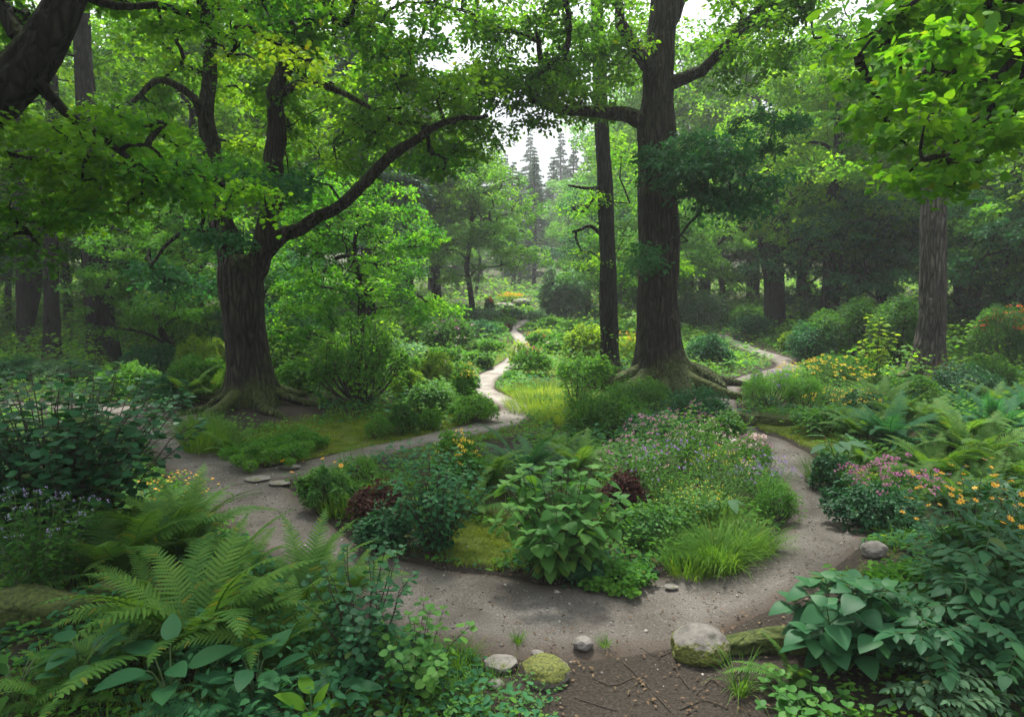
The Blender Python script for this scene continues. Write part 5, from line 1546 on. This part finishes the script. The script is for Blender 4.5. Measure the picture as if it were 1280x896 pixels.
shrub('bushy meadow clump between the violet-blue and yellow flowers', 1005, 512, 60, 40, 'fresh', .06, 'narrow', seed=32)
shrub('green bank plant below the cloud of yellow flowers', 1030, 545, 90, 30, 'shrubleaf', .07, 'oval', seed=33)
shrub('orange-tipped shrub at the turn of the side path', 985, 440, 26, 22, 'lime', .09, 'oval', seed=34, flowers=[(14, 'orange', .14, 5)])
shrub('rounded green shrub at the inside of the side path', 888, 462, 60, 40, 'teal', .08, 'oval', seed=35)
shrub('grey-green shrub above the side path', 875, 412, 70, 45, 'pale', .11, 'oval', seed=36, n=3500)
shrub('mid-green mound beside the upper side path', 930, 412, 50, 30, 'fresh', .1, 'oval', seed=37)
shrub('dark rounded shrub under the gnarled dark oak', 940, 425, 50, 30, 'teal', .1, 'oval', seed=38)
shrub('sweeping dark shrub at the bend of the side path with a few red flowers', 1012, 455, 70, 42, 'teal', .09, 'oval', seed=39, flowers=[(5, 'scarlet', .1, 4)])
shrub('dark thicket behind the young yellow-green tree', 1060, 455, 110, 70, 'deep', .09, 'oval', seed=40)
shrub('shadowed thicket between the young tree and the grey trunk', 1120, 462, 90, 80, 'deep', .09, 'oval', seed=41)
shrub('shaded bush beyond the azalea at the frame edge', 1290, 440, 130, 100, 'teal', .09, 'oval', seed=42)

# ------------------------------------------------------------------ the planted island
stemmy('lush shrub with large bright green pointed leaves alone at the front of the island', 700, 722, .92, .58, 44, 7, .135, 'shrubleaf', 'bigheart', 'broad_leaved_shrub', 'shrub', seed=60, sr=.005, droop=.5, start=.12, stem='twig')
shrub('low clover-like groundcover spilling to the path beside the large-leaved shrub', 765, 742, 110, 30, 'fresh', .035, 'round', lumps=26, lump=.24, seed=61, stems=False, name='groundcover_plant', cat='groundcover')
shrub('blue-green clump of scalloped leaves under the large-leaved shrub', 735, 735, 60, 26, 'teal', .045, 'round', seed=62, stems=False)
stemmy('tall blue-green leafy shrub at the inner edge of the island', 545, 690, .98, .5, 46, 13, .075, 'teal', 'oval', 'shrub', 'shrub', seed=63, stem='twig', sr=.004, droop=.4, start=.1)
shrub('drooping dark green clump at the island edge below the dark red plant', 480, 695, 80, 50, 'glossy', .055, 'oval', seed=64)
shrub('dark red-leaved mound in front of the small-leaved green edging', 477, 660, 95, 50, 'red', .045, 'oval', lumps=20, seed=65)
shrub('rounded dark crimson mound behind the large-leaved shrub', 778, 655, 62, 56, 'red', .045, 'oval', seed=66, flowers=[(10, 'crimson', .03, 4)])
shrub('small-leaved green edging plant at the tip of the island', 410, 645, 80, 62, 'shrubleaf', .04, 'oval', lumps=22, lump=.28, seed=67)
shrub('bright green fine-leaved drift along the island edge', 445, 612, 80, 40, 'fresh', .038, 'narrow', lumps=22, seed=68)
stemmy('few yellow-orange poppies at the tip of the island', 395, 612, .4, .35, 9, 4, .05, 'fresh', 'narrow', 'flowering_plant', 'flowers', seed=69, sr=.002, flowers=('orange', .06, 1, 1, 'yellow'))
tuft('soft bright grass tuft inside the island edge', 430, 640, .34, 420, .25, 'grass', .007, 70, curl=1.0)
tuft('grass tuft beside the dark red-leaved mound', 500, 612, .28, 260, .2, 'grass', .007, 71, curl=1.0)
shrub('yellow-flowered shrub standing taller than the ferns beside the garden walk', 575, 625, 76, 80, 'fresh', .05, 'oval', lumps=22, lump=.3, seed=72, flowers=[(60, 'yellow', .05, 6)], name='flowering_plant', cat='flowers')
FI = [('dark fern with upright fronds in the middle of the island', 655, 598, .85, 18), ('fern spreading beside the yellow-flowered shrub', 612, 612, .75, 16), ('fern reaching toward the mixed wildflowers', 720, 592, .75, 16),
      ('low trailing fern above the large-leaved shrub', 668, 628, .6, 14), ('fern behind the middle fern near the meadow grass', 700, 570, .7, 14), ('small fern between the tall blue-green shrub and the ferns', 590, 640, .55, 12)]
for i, (lb, px, py, L, nf) in enumerate(FI):
    fern(lb, px, py, L, nf, 'fern' if i % 3 else 'glossy', seed=80 + i)
WF = [('wildflower clump with pink heads beside the dark crimson mound', 790, 630, .75, .4, 'pink'), ('violet wildflower clump in the middle of the mixed bed', 835, 640, .8, .45, 'purple'), ('yellow wildflower clump near the outer edge of the mixed bed', 905, 628, .6, .42, 'yellow'),
      ('pink wildflower clump at the top of the mixed bed', 860, 585, .8, .45, 'pink'), ('mauve wildflower clump by the inner curve of the path', 955, 632, .55, .35, 'purple'), ('pale wildflower clump at the shoulder of the mixed bed', 880, 600, .7, .4, 'blush'),
      ('small yellow wildflower clump in front of the violet ones', 868, 668, .5, .35, 'yellow'), ('pink-headed wildflowers at the outer point of the bed', 930, 605, .6, .35, 'pink'), ('tall purple-pink wildflowers behind the dark crimson mound', 815, 592, .78, .38, 'pink')]
for i, (lb, px, py, h, sp, mt) in enumerate(WF):
    stemmy(lb, px, py, h, sp, 44, 6, .055, 'fresh' if i % 2 else 'shrubleaf', 'narrow' if i % 3 else 'oval', 'flowering_plant', 'flowers', seed=90 + i, sr=.0025, flowers=(mt, .036, 2 if mt in ('yellow', 'blush') else 5, 2), whorl=3)
shrub('creamy white plume flowers at the shoulder of the bed by the path', 935, 590, 60, 40, 'fresh', .04, 'oval', seed=100, flowers=[(12, 'white', .09, 12), (10, 'blush', .1, 12)], name='flowering_plant', cat='flowers')
tuft('big arching grass clump spilling over the inner path edge', 898, 708, .44, 620, .20, 'grass', .008, 101, curl=2.0)
tuft('arching grass clump following the big one along the path edge', 938, 690, .38, 480, .20, 'grass', .008, 102, curl=1.9)
tuft('low grass tuft at the inner path edge before the big arching clump', 865, 715, .3, 420, .22, 'grass', .007, 103, curl=1.3)
tuft('yellowing grass clump between the two arching ones', 920, 690, .34, 200, .16, 'meadow', .007, 108, curl=2.0)
tuft('grass tuft in the wildflower bed behind the big arching clump', 880, 660, .5, 500, .25, 'grass', .007, 104, curl=1.0)
rosette('four pale lance-shaped leaves among the arching grass', 905, 668, .38, 5, .2, 'pale', 'big', seed=7, el=(-5, 15))
shrub('leafy green filler under the wildflowers', 820, 690, 110, 50, 'shrubleaf', .045, 'oval', lumps=24, seed=105)
shrub('dark green bank below the wildflowers facing the path', 970, 655, 60, 52, 'fresh', .045, 'narrow', seed=106)
shrub('low dark bush at the foot of the largest oak', 800, 520, 100, 40, 'deep', .05, 'oval', seed=107, lumps=20)
shrub('spreading dark green bush beneath the mossy roots', 870, 540, 90, 45, 'teal', .06, 'oval', seed=108, lumps=20)
shrub('wide green bush between the largest oak and the ferns', 760, 552, 110, 50, 'deep', .055, 'oval', seed=109, lumps=22)
shrub('leafy green bush between the mossy roots and the creamy plumes', 905, 560, 60, 38, 'shrubleaf', .07, 'oval', seed=110)
shrub('blue-green bushy drift above the wildflowers', 820, 560, 110, 42, 'teal', .05, 'oval', seed=111, lumps=22)
stemmy('yellow-green leafy sapling beside the meadow grass', 722, 520, 1.15, .45, 16, 10, .1, 'fresh', 'oval', 'sapling', 'sapling', seed=112, stem='twig', sr=.006)
tuft('tall blade-leaved clump below the leafy sapling', 735, 545, .8, 160, .18, 'fresh', .022, 113, curl=.7, name='iris_clump')

# ------------------------------------------------------------------ oak bank inside the bend
fern('single glossy fern spilling off the bank at the path bend', 292, 568, .62, 11, 'fern', seed=120)
tuft('long grass tuft hanging off the bank beside the glossy fern', 262, 562, .55, 800, .35, 'grass', .009, 121, curl=1.3)
tuft('grass tuft at the foot of the twin-stemmed oak', 248, 540, .45, 500, .3, 'grass', .009, 122, curl=1.2)
shrub('drift of fine green groundcover with tiny white flowers below the twin-stemmed oak', 330, 588, 110, 38, 'fresh', .035, 'oval', lumps=30, lump=.22, seed=123, stems=False, name='groundcover_plant', cat='groundcover')
shrub('drift of fine green groundcover next to the bright moss', 372, 568, 90, 30, 'fresh', .035, 'oval', lumps=30, lump=.22, seed=124, stems=False, name='groundcover_plant', cat='groundcover')
shrub('big airy twiggy bush between the twin-stemmed oak and the moss lawn', 448, 515, 130, 118, 'fresh', .07, 'oval', lumps=36, lump=.25, seed=125, lai=1.3, name='bush', cat='bush')
shrub('bright bushy plant right behind the roots of the twin-stemmed oak', 372, 492, 60, 36, 'fresh', .08, 'oval', seed=126)
shrub('dark spiky mound on the moss lawn', 472, 550, 40, 32, 'fresh', .06, 'narrow', seed=127)
shrub('rounded dark mound on the moss lawn beside the spiky one', 503, 543, 46, 34, 'deep', .06, 'oval', seed=128)
shrub('small green bun-shaped mound at the edge of the moss lawn', 538, 538, 34, 24, 'fresh', .05, 'oval', seed=129)
shrub('clipped-looking round green mound hugging the inside of the garden walk', 592, 530, 66, 32, 'fresh', .05, 'oval', lumps=22, lump=.3, seed=130)
shrub('larger green mound with pale flecks above the moss lawn', 540, 518, 70, 36, 'shrubleaf', .06, 'oval', seed=131)
shrub('upright yellow-flowering plant beside the garden walk', 579, 503, 36, 42, 'fresh', .06, 'oval', seed=132, flowers=[(40, 'yellow', .08, 5)], name='flowering_plant', cat='flowers')
shrub('yellow-green leafy mound in the clearing bed', 545, 478, 46, 32, 'lime', .07, 'oval', seed=133)
shrub('olive-yellow mound next to the airy twiggy bush', 510, 498, 46, 36, 'lime', .06, 'oval', seed=134)
shrub('light green mound behind the upright yellow-flowering plant', 560, 462, 50, 28, 'fresh', .08, 'oval', seed=135)
shrub('bluish rounded mound behind the yellow-flowering plant', 588, 484, 26, 22, 'pale', .06, 'oval', seed=136)
shrub('dark round bun at the turn of the garden walk', 607, 462, 22, 18, 'deep', .07, 'oval', seed=137)
shrub('low green shrub at the inside turn of the garden walk', 640, 474, 26, 9, 'fresh', .05, 'oval', seed=138)
stemmy('tall thin flower stalks above the upright yellow-flowering plant', 572, 500, 1.3, .25, 6, 6, .06, 'pale', 'narrow', 'flowering_plant', 'flowers', seed=139, sr=.005, flowers=('blush', .07, 4, 1))
shrub('wide dark rhododendron mound with dull pink blooms in the clearing', 562, 442, 78, 38, 'deep', .11, 'oval', lumps=20, seed=140, flowers=[(16, 'pink', .16, 6)], name='rhododendron', cat='rhododendron')
shrub('dark purple-brown low mound below the wide rhododendron', 545, 448, 34, 10, 'red', .08, 'oval', seed=141)
MIDS = [(500, 452, 60, 30, 'pale'), (515, 470, 44, 26, 'fresh'), (610, 442, 40, 20, 'fresh'), (600, 424, 50, 28, 'teal'), (575, 406, 60, 30, 'teal'), (618, 418, 34, 18, 'fresh'), (590, 455, 40, 20, 'fresh'), (530, 420, 44, 26, 'teal'),
        (630, 408, 26, 14, 'fresh'), (612, 402, 34, 18, 'pale'), (640, 398, 30, 14, 'teal'), (672, 402, 30, 16, 'pale'), (690, 412, 40, 20, 'fresh'), (665, 412, 20, 10, 'fresh'), (715, 418, 50, 26, 'fresh'), (700, 436, 44, 22, 'fresh'), (745, 426, 40, 30, 'teal'),
        (790, 428, 50, 36, 'fresh'), (680, 426, 36, 16, 'lime'), (810, 410, 50, 34, 'pale'), (770, 405, 40, 24, 'fresh'), (560, 415, 40, 20, 'fresh'), (480, 440, 50, 34, 'teal'), (655, 392, 24, 10, 'fresh'), (682, 395, 26, 14, 'teal')]
MID_L = ['soft grey-green', 'fresh green', 'blue-green', 'yellow-green']
for i, (px, py, w, h, lf) in enumerate(MIDS):
    nm = {'pale': 'soft grey-green', 'fresh': 'fresh green', 'teal': 'blue-green', 'lime': 'yellow-green'}[lf]
    h = h * .72
    shrub(nm + ' shrub mounded among its like ' + ('before the winding walk on the twin-stemmed oak side' if px < 645 else 'between the winding walk and the slim dark trunk'), px, py, w, h, lf, .1, 'oval', seed=150 + i, group='mounded shrubs along the winding garden walk', stems=False, n=1600)
COLR = [('red-flowered mound beside the far walk', 672, 432, 30, 14, 'fresh', 'scarlet', 10, .12), ('pinkish azalea mound on the near side of the red-flowered one', 692, 442, 34, 16, 'fresh', 'blush', 12, .1), ('multicoloured mound of yellow and red flowers beside the walk', 668, 470, 52, 34, 'fresh', 'crimson', 22, .09),
        ('pale pink-flowered mound at the near bend of the far walk', 652, 462, 36, 28, 'lime', 'blush', 18, .08), ('bright orange azalea at the top of the garden', 612, 392, 14, 18, 'fresh', 'scarlet', 22, .3), ('band of yellow-orange flowers at the very top of the garden', 637, 378, 36, 8, 'lime', 'orange', 40, .28),
        ('small red-brown mound at the far narrow of the walk', 632, 414, 16, 8, 'red', 'scarlet', 5, .12), ('shrub with one cherry-red cluster near the slim trunk', 732, 402, 34, 24, 'teal', 'crimson', 4, .22), ('yellow-orange flowering shrub between the slim trunk and the largest oak', 786, 455, 44, 34, 'lime', 'orange', 30, .11),
        ('crimson-flowered sprig at the foot of the slim dark trunk', 768, 478, 24, 14, 'deep', 'crimson', 8, .1), ('pink-topped mound at the far side of the wide rhododendron', 515, 425, 30, 18, 'fresh', 'blush', 9, .14), ('red azalea mound below the rock outcrop', 630, 400, 18, 12, 'fresh', 'scarlet', 9, .2)]
for i, (lb, px, py, w, h, lf, fm, nf, fs) in enumerate(COLR):
    shrub(lb, px, py, w, h, lf, .08, 'oval', seed=190 + i, flowers=[(nf, fm, fs, 5)], stems=False, name='flowering_shrub', cat='flowering shrub', n=1500)
shrub('tall golden-yellow shrub behind the meadow grass', 730, 452, 60, 42, 'lime', .12, 'oval', seed=210, lumps=20)
shrub('bright green rounded shrub beside the golden-yellow one', 722, 480, 60, 32, 'fresh', .09, 'oval', seed=211)
shrub('leafy green shrub at the foot of the slim dark trunk', 745, 490, 50, 36, 'fresh', .09, 'oval', seed=212)
shrub('huge domed silvery blue-green bush dominating the far clearing', 705, 402, 66, 62, 'pale', .2, 'oval', seed=213, lumps=26, lump=.3, name='bush', cat='bush', n=6000)
shrub('pale green haze-softened bush above the clearing', 790, 395, 60, 40, 'pale', .16, 'oval', seed=214)
tuft('tall light meadow grass filling the bend of the garden walk', 700, 510, .34, 2600, 1.1, 'meadow', .014, 215, curl=.8, name='meadow_grass')
tuft('light meadow grass on the near bank of the garden walk', 722, 524, .3, 1800, .8, 'meadow', .013, 216, curl=.8, name='meadow_grass')
tuft('feathery meadow grass clump by the far bend of the walk', 682, 494, .32, 1600, .9, 'meadow', .015, 217, curl=.7, name='meadow_grass')

# behind the path on the dim side
DL = [('fern-like dark clump by the entry of the path', 215, 512, 90, 40, 'teal', .06), ('bright yellow-green shrub behind the path entry', 262, 478, 70, 60, 'lime', .07), ('dense green thicket beside the twin-stemmed oak', 250, 500, 80, 50, 'fresh', .06), ('blue-green bush behind the broad branchy trunk', 195, 475, 80, 44, 'teal', .08),
      ('soft green bush between the dark trunks and the path', 160, 500, 80, 46, 'fresh', .07), ('shaded bush in front of the thin dark trunks', 80, 478, 110, 26, 'pale', .08), ('dim bush at the frame edge behind the round-leaved bush', 0, 480, 110, 34, 'teal', .08), ('glowing green bush above the thicket', 225, 440, 80, 60, 'fresh', .1),
      ('dark bush in the shade behind the glowing one', 190, 430, 70, 34, 'deep', .1), ('tall bush behind the twin-stemmed oak roots', 365, 460, 60, 60, 'fresh', .09), ('green bush behind the airy twiggy bush', 405, 440, 70, 50, 'pale', .1), ('low green bush under the rounded maple', 445, 432, 70, 40, 'teal', .1)]
for i, (lb, px, py, w, h, lf, s) in enumerate(DL):
    shrub(lb, px, py, w, h, lf, s, 'oval', seed=230 + i, lumps=20, lump=.3)
fern('shaded fern behind the path beside the twin-stemmed oak', 232, 505, .95, 16, 'fern', seed=250)
fern('fern under the dense thicket by the oak', 262, 500, .8, 14, 'fern', seed=251)

# ------------------------------------------------------------------ what covers the floor (nobody could count it)
def stuff(name, me, label=None):
    o = link(name, me); o['kind'] = 'stuff'
    if label: o['label'] = label
    return o

def field(n, x0, x1, y0, y1, pw=1.0, bias=1.0):
    """random floor points off the path and the bare patches, thinner with distance"""
    y = y0 * (y1 / y0) ** rng.uniform(0, 1, n)
    x = rng.uniform(-1, 1, n) * np.minimum(np.maximum(abs(x0), abs(x1)), y * .86 + 1.2)
    pd = path_dist(x, y)
    b = bare(x, y)
    nz = fbm2(x, y, 1.1, 3, 40)
    keep = (pd > -.06 + .2 * rng.uniform(0, 1, n) ** .7) & (rng.uniform(0, 1, n) > b * 1.1)
    return x[keep], y[keep], pd[keep], nz[keep]

reseed(500)
x, y, pd, nz = field(120000, -40, 40, 2.2, 48)
k = ((nz > .38) & ((y > 5.5) | (rng.uniform(0, 1, len(y)) < .45))) | (y > 12); x, y, pd, nz = x[k], y[k], pd[k], nz[k]
h = (.04 + .2 * smooth((nz - .4) / .25)) * (1 + .035 * y) * np.clip(pd / .5 + .3, .3, 1) * np.clip((y - 2) / 5, .45, 1)
nn = len(x)
z = T(x, y) + h * rng.uniform(.1, 1, nn)
g = Geo()
a = rng.uniform(0, 6.28, nn)
S = (.028 + .0045 * y) * rng.uniform(.6, 1.4, nn)
Pp = np.stack([x, y, z], -1); D = np.stack([np.cos(a), np.sin(a), rng.uniform(-.4, .5, nn)], -1); N = np.stack([rng.normal(0, .3, nn), rng.normal(0, .3, nn) - .15, np.ones(nn)], -1)
near = y < 9
put(g, Pp[near], D[near], N[near], S[near], 'oval', 0); put(g, Pp[~near], D[~near], N[~near], S[~near], 'dia', 0)
stuff('ground_cover', g.mesh('ground_cover', [M['fresh']], False), 'low green ground cover filling the beds')
reseed(501)
x, y, pd, nz = field(70000, -40, 40, 2.2, 40)
nn = len(x); z = T(x, y)
g = Geo(); S = (.04 + .004 * y) * rng.uniform(.6, 1.4, nn); a = rng.uniform(0, 6.28, nn)
h = (.04 + .3 * smooth((fbm2(x, y, .7, 3, 80) - .48) / .2)) * np.clip(pd / .6 + .2, .2, 1)
k = fbm2(x, y, .7, 3, 80) > .46
Pp = np.stack([x, y, z + h * rng.uniform(.1, 1, nn)], -1)[k]; D = np.stack([np.cos(a), np.sin(a), rng.uniform(-.5, .3, nn)], -1)[k]; N = np.stack([rng.normal(0, .3, nn), rng.normal(0, .3, nn), np.ones(nn)], -1)[k]
put(g, Pp, D, N, S[k], 'oval', 0)
stuff('undergrowth', g.mesh('undergrowth', [M['teal']], False), 'blue-green undergrowth between the shrubs')

reseed(502)
x, y, pd, nz = field(90000, -30, 30, 2.2, 34)
gz = fbm2(x, y, .8, 3, 120)
k = (gz > .5) | (pd < .3); x, y, pd = x[k], y[k], pd[k]; nn = len(x)
g = Geo(); az = rng.uniform(0, 6.28, nn)
L = (.05 + .09 * rng.uniform(0, 1, nn)) * (1 + .06 * y) * np.clip(pd / .3 + .35, .35, 1)
blades(g, np.stack([x, y, T(x, y) - .01], -1), az, L, (.004 + .0007 * y) * rng.uniform(.7, 1.3, nn), rng.uniform(.05, .6, nn), rng.uniform(.3, 1.4, nn))
stuff('grass', g.mesh('grass', [M['grass']], False), 'short grass growing along the path edges and beds')

reseed(507)
Ps = []
for (sx_, sy_, sr_, sv_) in SPOTS:
    if sv_ < .55: continue
    gc = G(sx_, sy_)
    if gc[1] > 19: continue
    n = int(9000 * min(sr_, 1.6) ** 1.5)
    a = rng.uniform(0, 6.28, n); r = sr_ * 1.05 * np.sqrt(rng.uniform(0, 1, n))
    Ps.append(np.stack([gc[0] + r * np.cos(a), gc[1] + r * np.sin(a)], -1))
Ps = np.concatenate(Ps); pd = path_dist(Ps[:, 0], Ps[:, 1]); lm = fbm2(Ps[:, 0], Ps[:, 1], 3.5, 3, 66)
k = (pd > .02) & (lm > .40); Ps = Ps[k]; lm = lm[k]; n = len(Ps)
g = Geo(); blades(g, np.stack([Ps[:, 0], Ps[:, 1], T(Ps[:, 0], Ps[:, 1]) - .008], -1), rng.uniform(0, 6.28, n), (.018 + .09 * np.clip(lm - .42, 0, .3)) * rng.uniform(.6, 1.5, n) * (1 + Ps[:, 1] * .02), .0035 * rng.uniform(.7, 1.5, n) * (1 + Ps[:, 1] * .1), rng.uniform(.1, .9, n), rng.uniform(.3, 1.6, n))
stuff('moss', g.mesh('moss', [M['lawnmoss']], False), 'bright yellow-green moss and fine turf on the banks')

# woodland floor further off
reseed(503)
n = 90000
y = 17 * (95 / 17) ** rng.uniform(0, 1, n); x = rng.uniform(-1, 1, n) * (y * .85 + 2)
pd = path_dist(x, y); clear = (np.abs(x - .01 * y) < 3.2 + .03 * y) & (y < 50)
k = (pd > .5) & ~(clear & (rng.uniform(0, 1, n) < .75)); x, y = x[k], y[k]; n = len(x)
lump = fbm2(x, y, .35, 3, 160)
h = 1.4 * smooth((lump - .38) / .3) * np.clip((np.minimum(pd[k], 4) - .3) / 2.5, .12, 1)
z = T(x, y) + h * rng.uniform(0, 1, n) ** .6
a = rng.uniform(0, 6.28, n)
g = Geo(); put(g, np.stack([x, y, z], -1), np.stack([np.cos(a), np.sin(a), rng.uniform(-.5, .3, n)], -1), np.stack([rng.normal(0, .45, n), rng.normal(0, .45, n) - .2, np.ones(n)], -1), (.07 + .0042 * y) * rng.uniform(.6, 1.4, n), 'dia', 0)
stuff('wood_undergrowth', g.mesh('wood_undergrowth', [M['oak']], False), 'brushy undergrowth on the floor of the wood')

# grit on the path, dead leaves and twigs on the earth
reseed(504)
n = 26000
i = rng.integers(0, len(PSAMP), n); s = PSAMP[i]
x = s[:, 0] + rng.normal(0, .42, n) * s[:, 2]; y = s[:, 1] + rng.normal(0, .42, n) * s[:, 2]
k = (y < 13) & (y > 1.5); x, y = x[k], y[k]; n = len(x)
pd = path_dist(x, y)
z = T(x, y) - .012 - .07 * (1 - smooth((pd + .0) / .1)) * (pd > 0) - .006
z = np.where(pd > -.06, T(x, y) - .075 * (1 - smooth((pd + .12) / .2)) + .002, T(x, y) - .010)
ic = np.array([(1, 0, 0), (-1, 0, 0), (0, 1, 0), (0, -1, 0), (0, 0, 1), (0, 0, -1)], float)
icf = np.array([0, 2, 4, 2, 1, 4, 1, 3, 4, 3, 0, 4, 2, 0, 5, 1, 2, 5, 3, 1, 5, 0, 3, 5])
S = .0055 * np.exp(rng.normal(0, .5, n)) * (rng.uniform(0, 1, n) < 2)
g = Geo()
v = np.stack([x, y, z], -1)[:, None] + ic[None] * S[:, None, None] * np.stack([rng.uniform(.7, 1.3, n), rng.uniform(.7, 1.3, n), rng.uniform(.4, .8, n)], -1)[:, None] + rng.normal(0, .12, (n, 6, 3)) * S[:, None, None]
g.add(v.reshape(-1, 3), (icf[None] + (np.arange(n) * 6)[:, None]).ravel(), np.full(n * 8, 3))
def gritmat():
    m, t, out = newmat('grit')
    geo = N_(t, "ShaderNodeNewGeometry"); rp = ramp(t, [(0, (.06, .05, .04)), (.7, (.16, .14, .12)), (1, (.36, .33, .29))])
    t.links.new(geo.outputs['Random Per Island'], rp.inputs[0]); bs = N_(t, "ShaderNodeBsdfPrincipled"); bs.inputs['Roughness'].default_value = .9
    t.links.new(rp.outputs[0], bs.inputs['Base Color']); t.links.new(bs.outputs[0], out.inputs['Surface']); return m
M['grit'] = gritmat()
stuff('gravel', g.mesh('gravel', [M['grit']], False), 'loose grit and small pebbles on the path')

reseed(505)
n = 9500
y = 2.0 * (14 / 2.0) ** rng.uniform(0, 1, n); x = rng.uniform(-1, 1, n) * (y * .8 + .5)
pd = path_dist(x, y); k = (pd > -.18) | (rng.uniform(0, 1, n) < .4); x, y, pd = x[k], y[k], pd[k]; n = len(x)
zz = np.where(pd < 0, T(x, y) - .004, T(x, y) - .075 * (1 - smooth((pd + .12) / .2)) + .012)
a = rng.uniform(0, 6.28, n); g = Geo()
put(g, np.stack([x, y, zz + rng.uniform(0, .012, n)], -1), np.stack([np.cos(a), np.sin(a), rng.normal(0, .25, n)], -1), np.stack([rng.normal(0, .35, n), rng.normal(0, .35, n), np.ones(n)], -1), .022 * rng.uniform(.5, 1.5, n), 'oval')
stuff('leaf_litter', g.mesh('leaf_litter', [M['litter']], False), 'dry brown leaves scattered on the earth and path edge')

TW = [[(780, 832), (800, 850), (822, 872), (838, 893)], [(830, 815), (845, 840), (862, 862)], [(870, 870), (890, 850), (905, 872)], [(740, 850), (765, 858), (790, 850)], [(800, 812), (822, 822), (838, 818)], [(850, 888), (880, 878), (910, 889)], [(720, 872), (745, 882), (770, 889)], [(930, 838), (915, 855), (922, 880)], [(905, 540), (935, 541), (985, 536)]]
TL = ['long thin curved twig lying across the bare earth', 'short twig on the bare earth pointing to the boulder', 'bent twig lying below the boulder', 'small twig beside the moss-capped stone', 'short pale twig near the pinkish rock', 'twig lying at the bottom edge of the bare earth', 'thin twig at the bottom edge before the moss-capped stone', 'dry twig beneath the boulder by the thin grass', 'dry reddish branch lying beside the hollow log']
reseed(506)
for sp_, lb in zip(TW, TL):
    pts = []
    for i, (px, py) in enumerate(sp_):
        g0 = G(px, py); pts.append((g0[0], g0[1], Tz(g0[0], g0[1]) + .006, .0038 * (1 - .2 * i)))
    w = resample(pts, .03); g = Geo(); tube(g, w[:, :3] + rng.normal(0, .002, (len(w), 3)), w[:, 3], 6)
    b = w[0, :3]; o = link('twig', g.mesh('twig', [M['twig']], True, b), None, tuple(b)); tag(o, lb, 'twig')

# ------------------------------------------------------------------ air
HZ = (-260, 260, -60, 240, -3.0, 60.0)
hv = [(HZ[i], HZ[2 + j], HZ[4 + k]) for i in (0, 1) for j in (0, 1) for k in (0, 1)]
hf = [0, 1, 3, 2, 4, 6, 7, 5, 0, 4, 5, 1, 2, 3, 7, 6, 0, 2, 6, 4, 1, 5, 7, 3]
g = Geo(); g.add(hv, hf, [4] * 6)
hm, ht, hout = newmat('haze')
pv = N_(ht, "ShaderNodeVolumePrincipled")
pv.inputs['Density'].default_value = 0.0012
pv.inputs['Color'].default_value = (.93, .98, .96, 1)
pv.inputs['Anisotropy'].default_value = 0.15
ht.links.new(pv.outputs[0], hout.inputs['Volume'])
ho = link('haze', g.mesh('haze', [hm], False)); ho['kind'] = 'stuff'
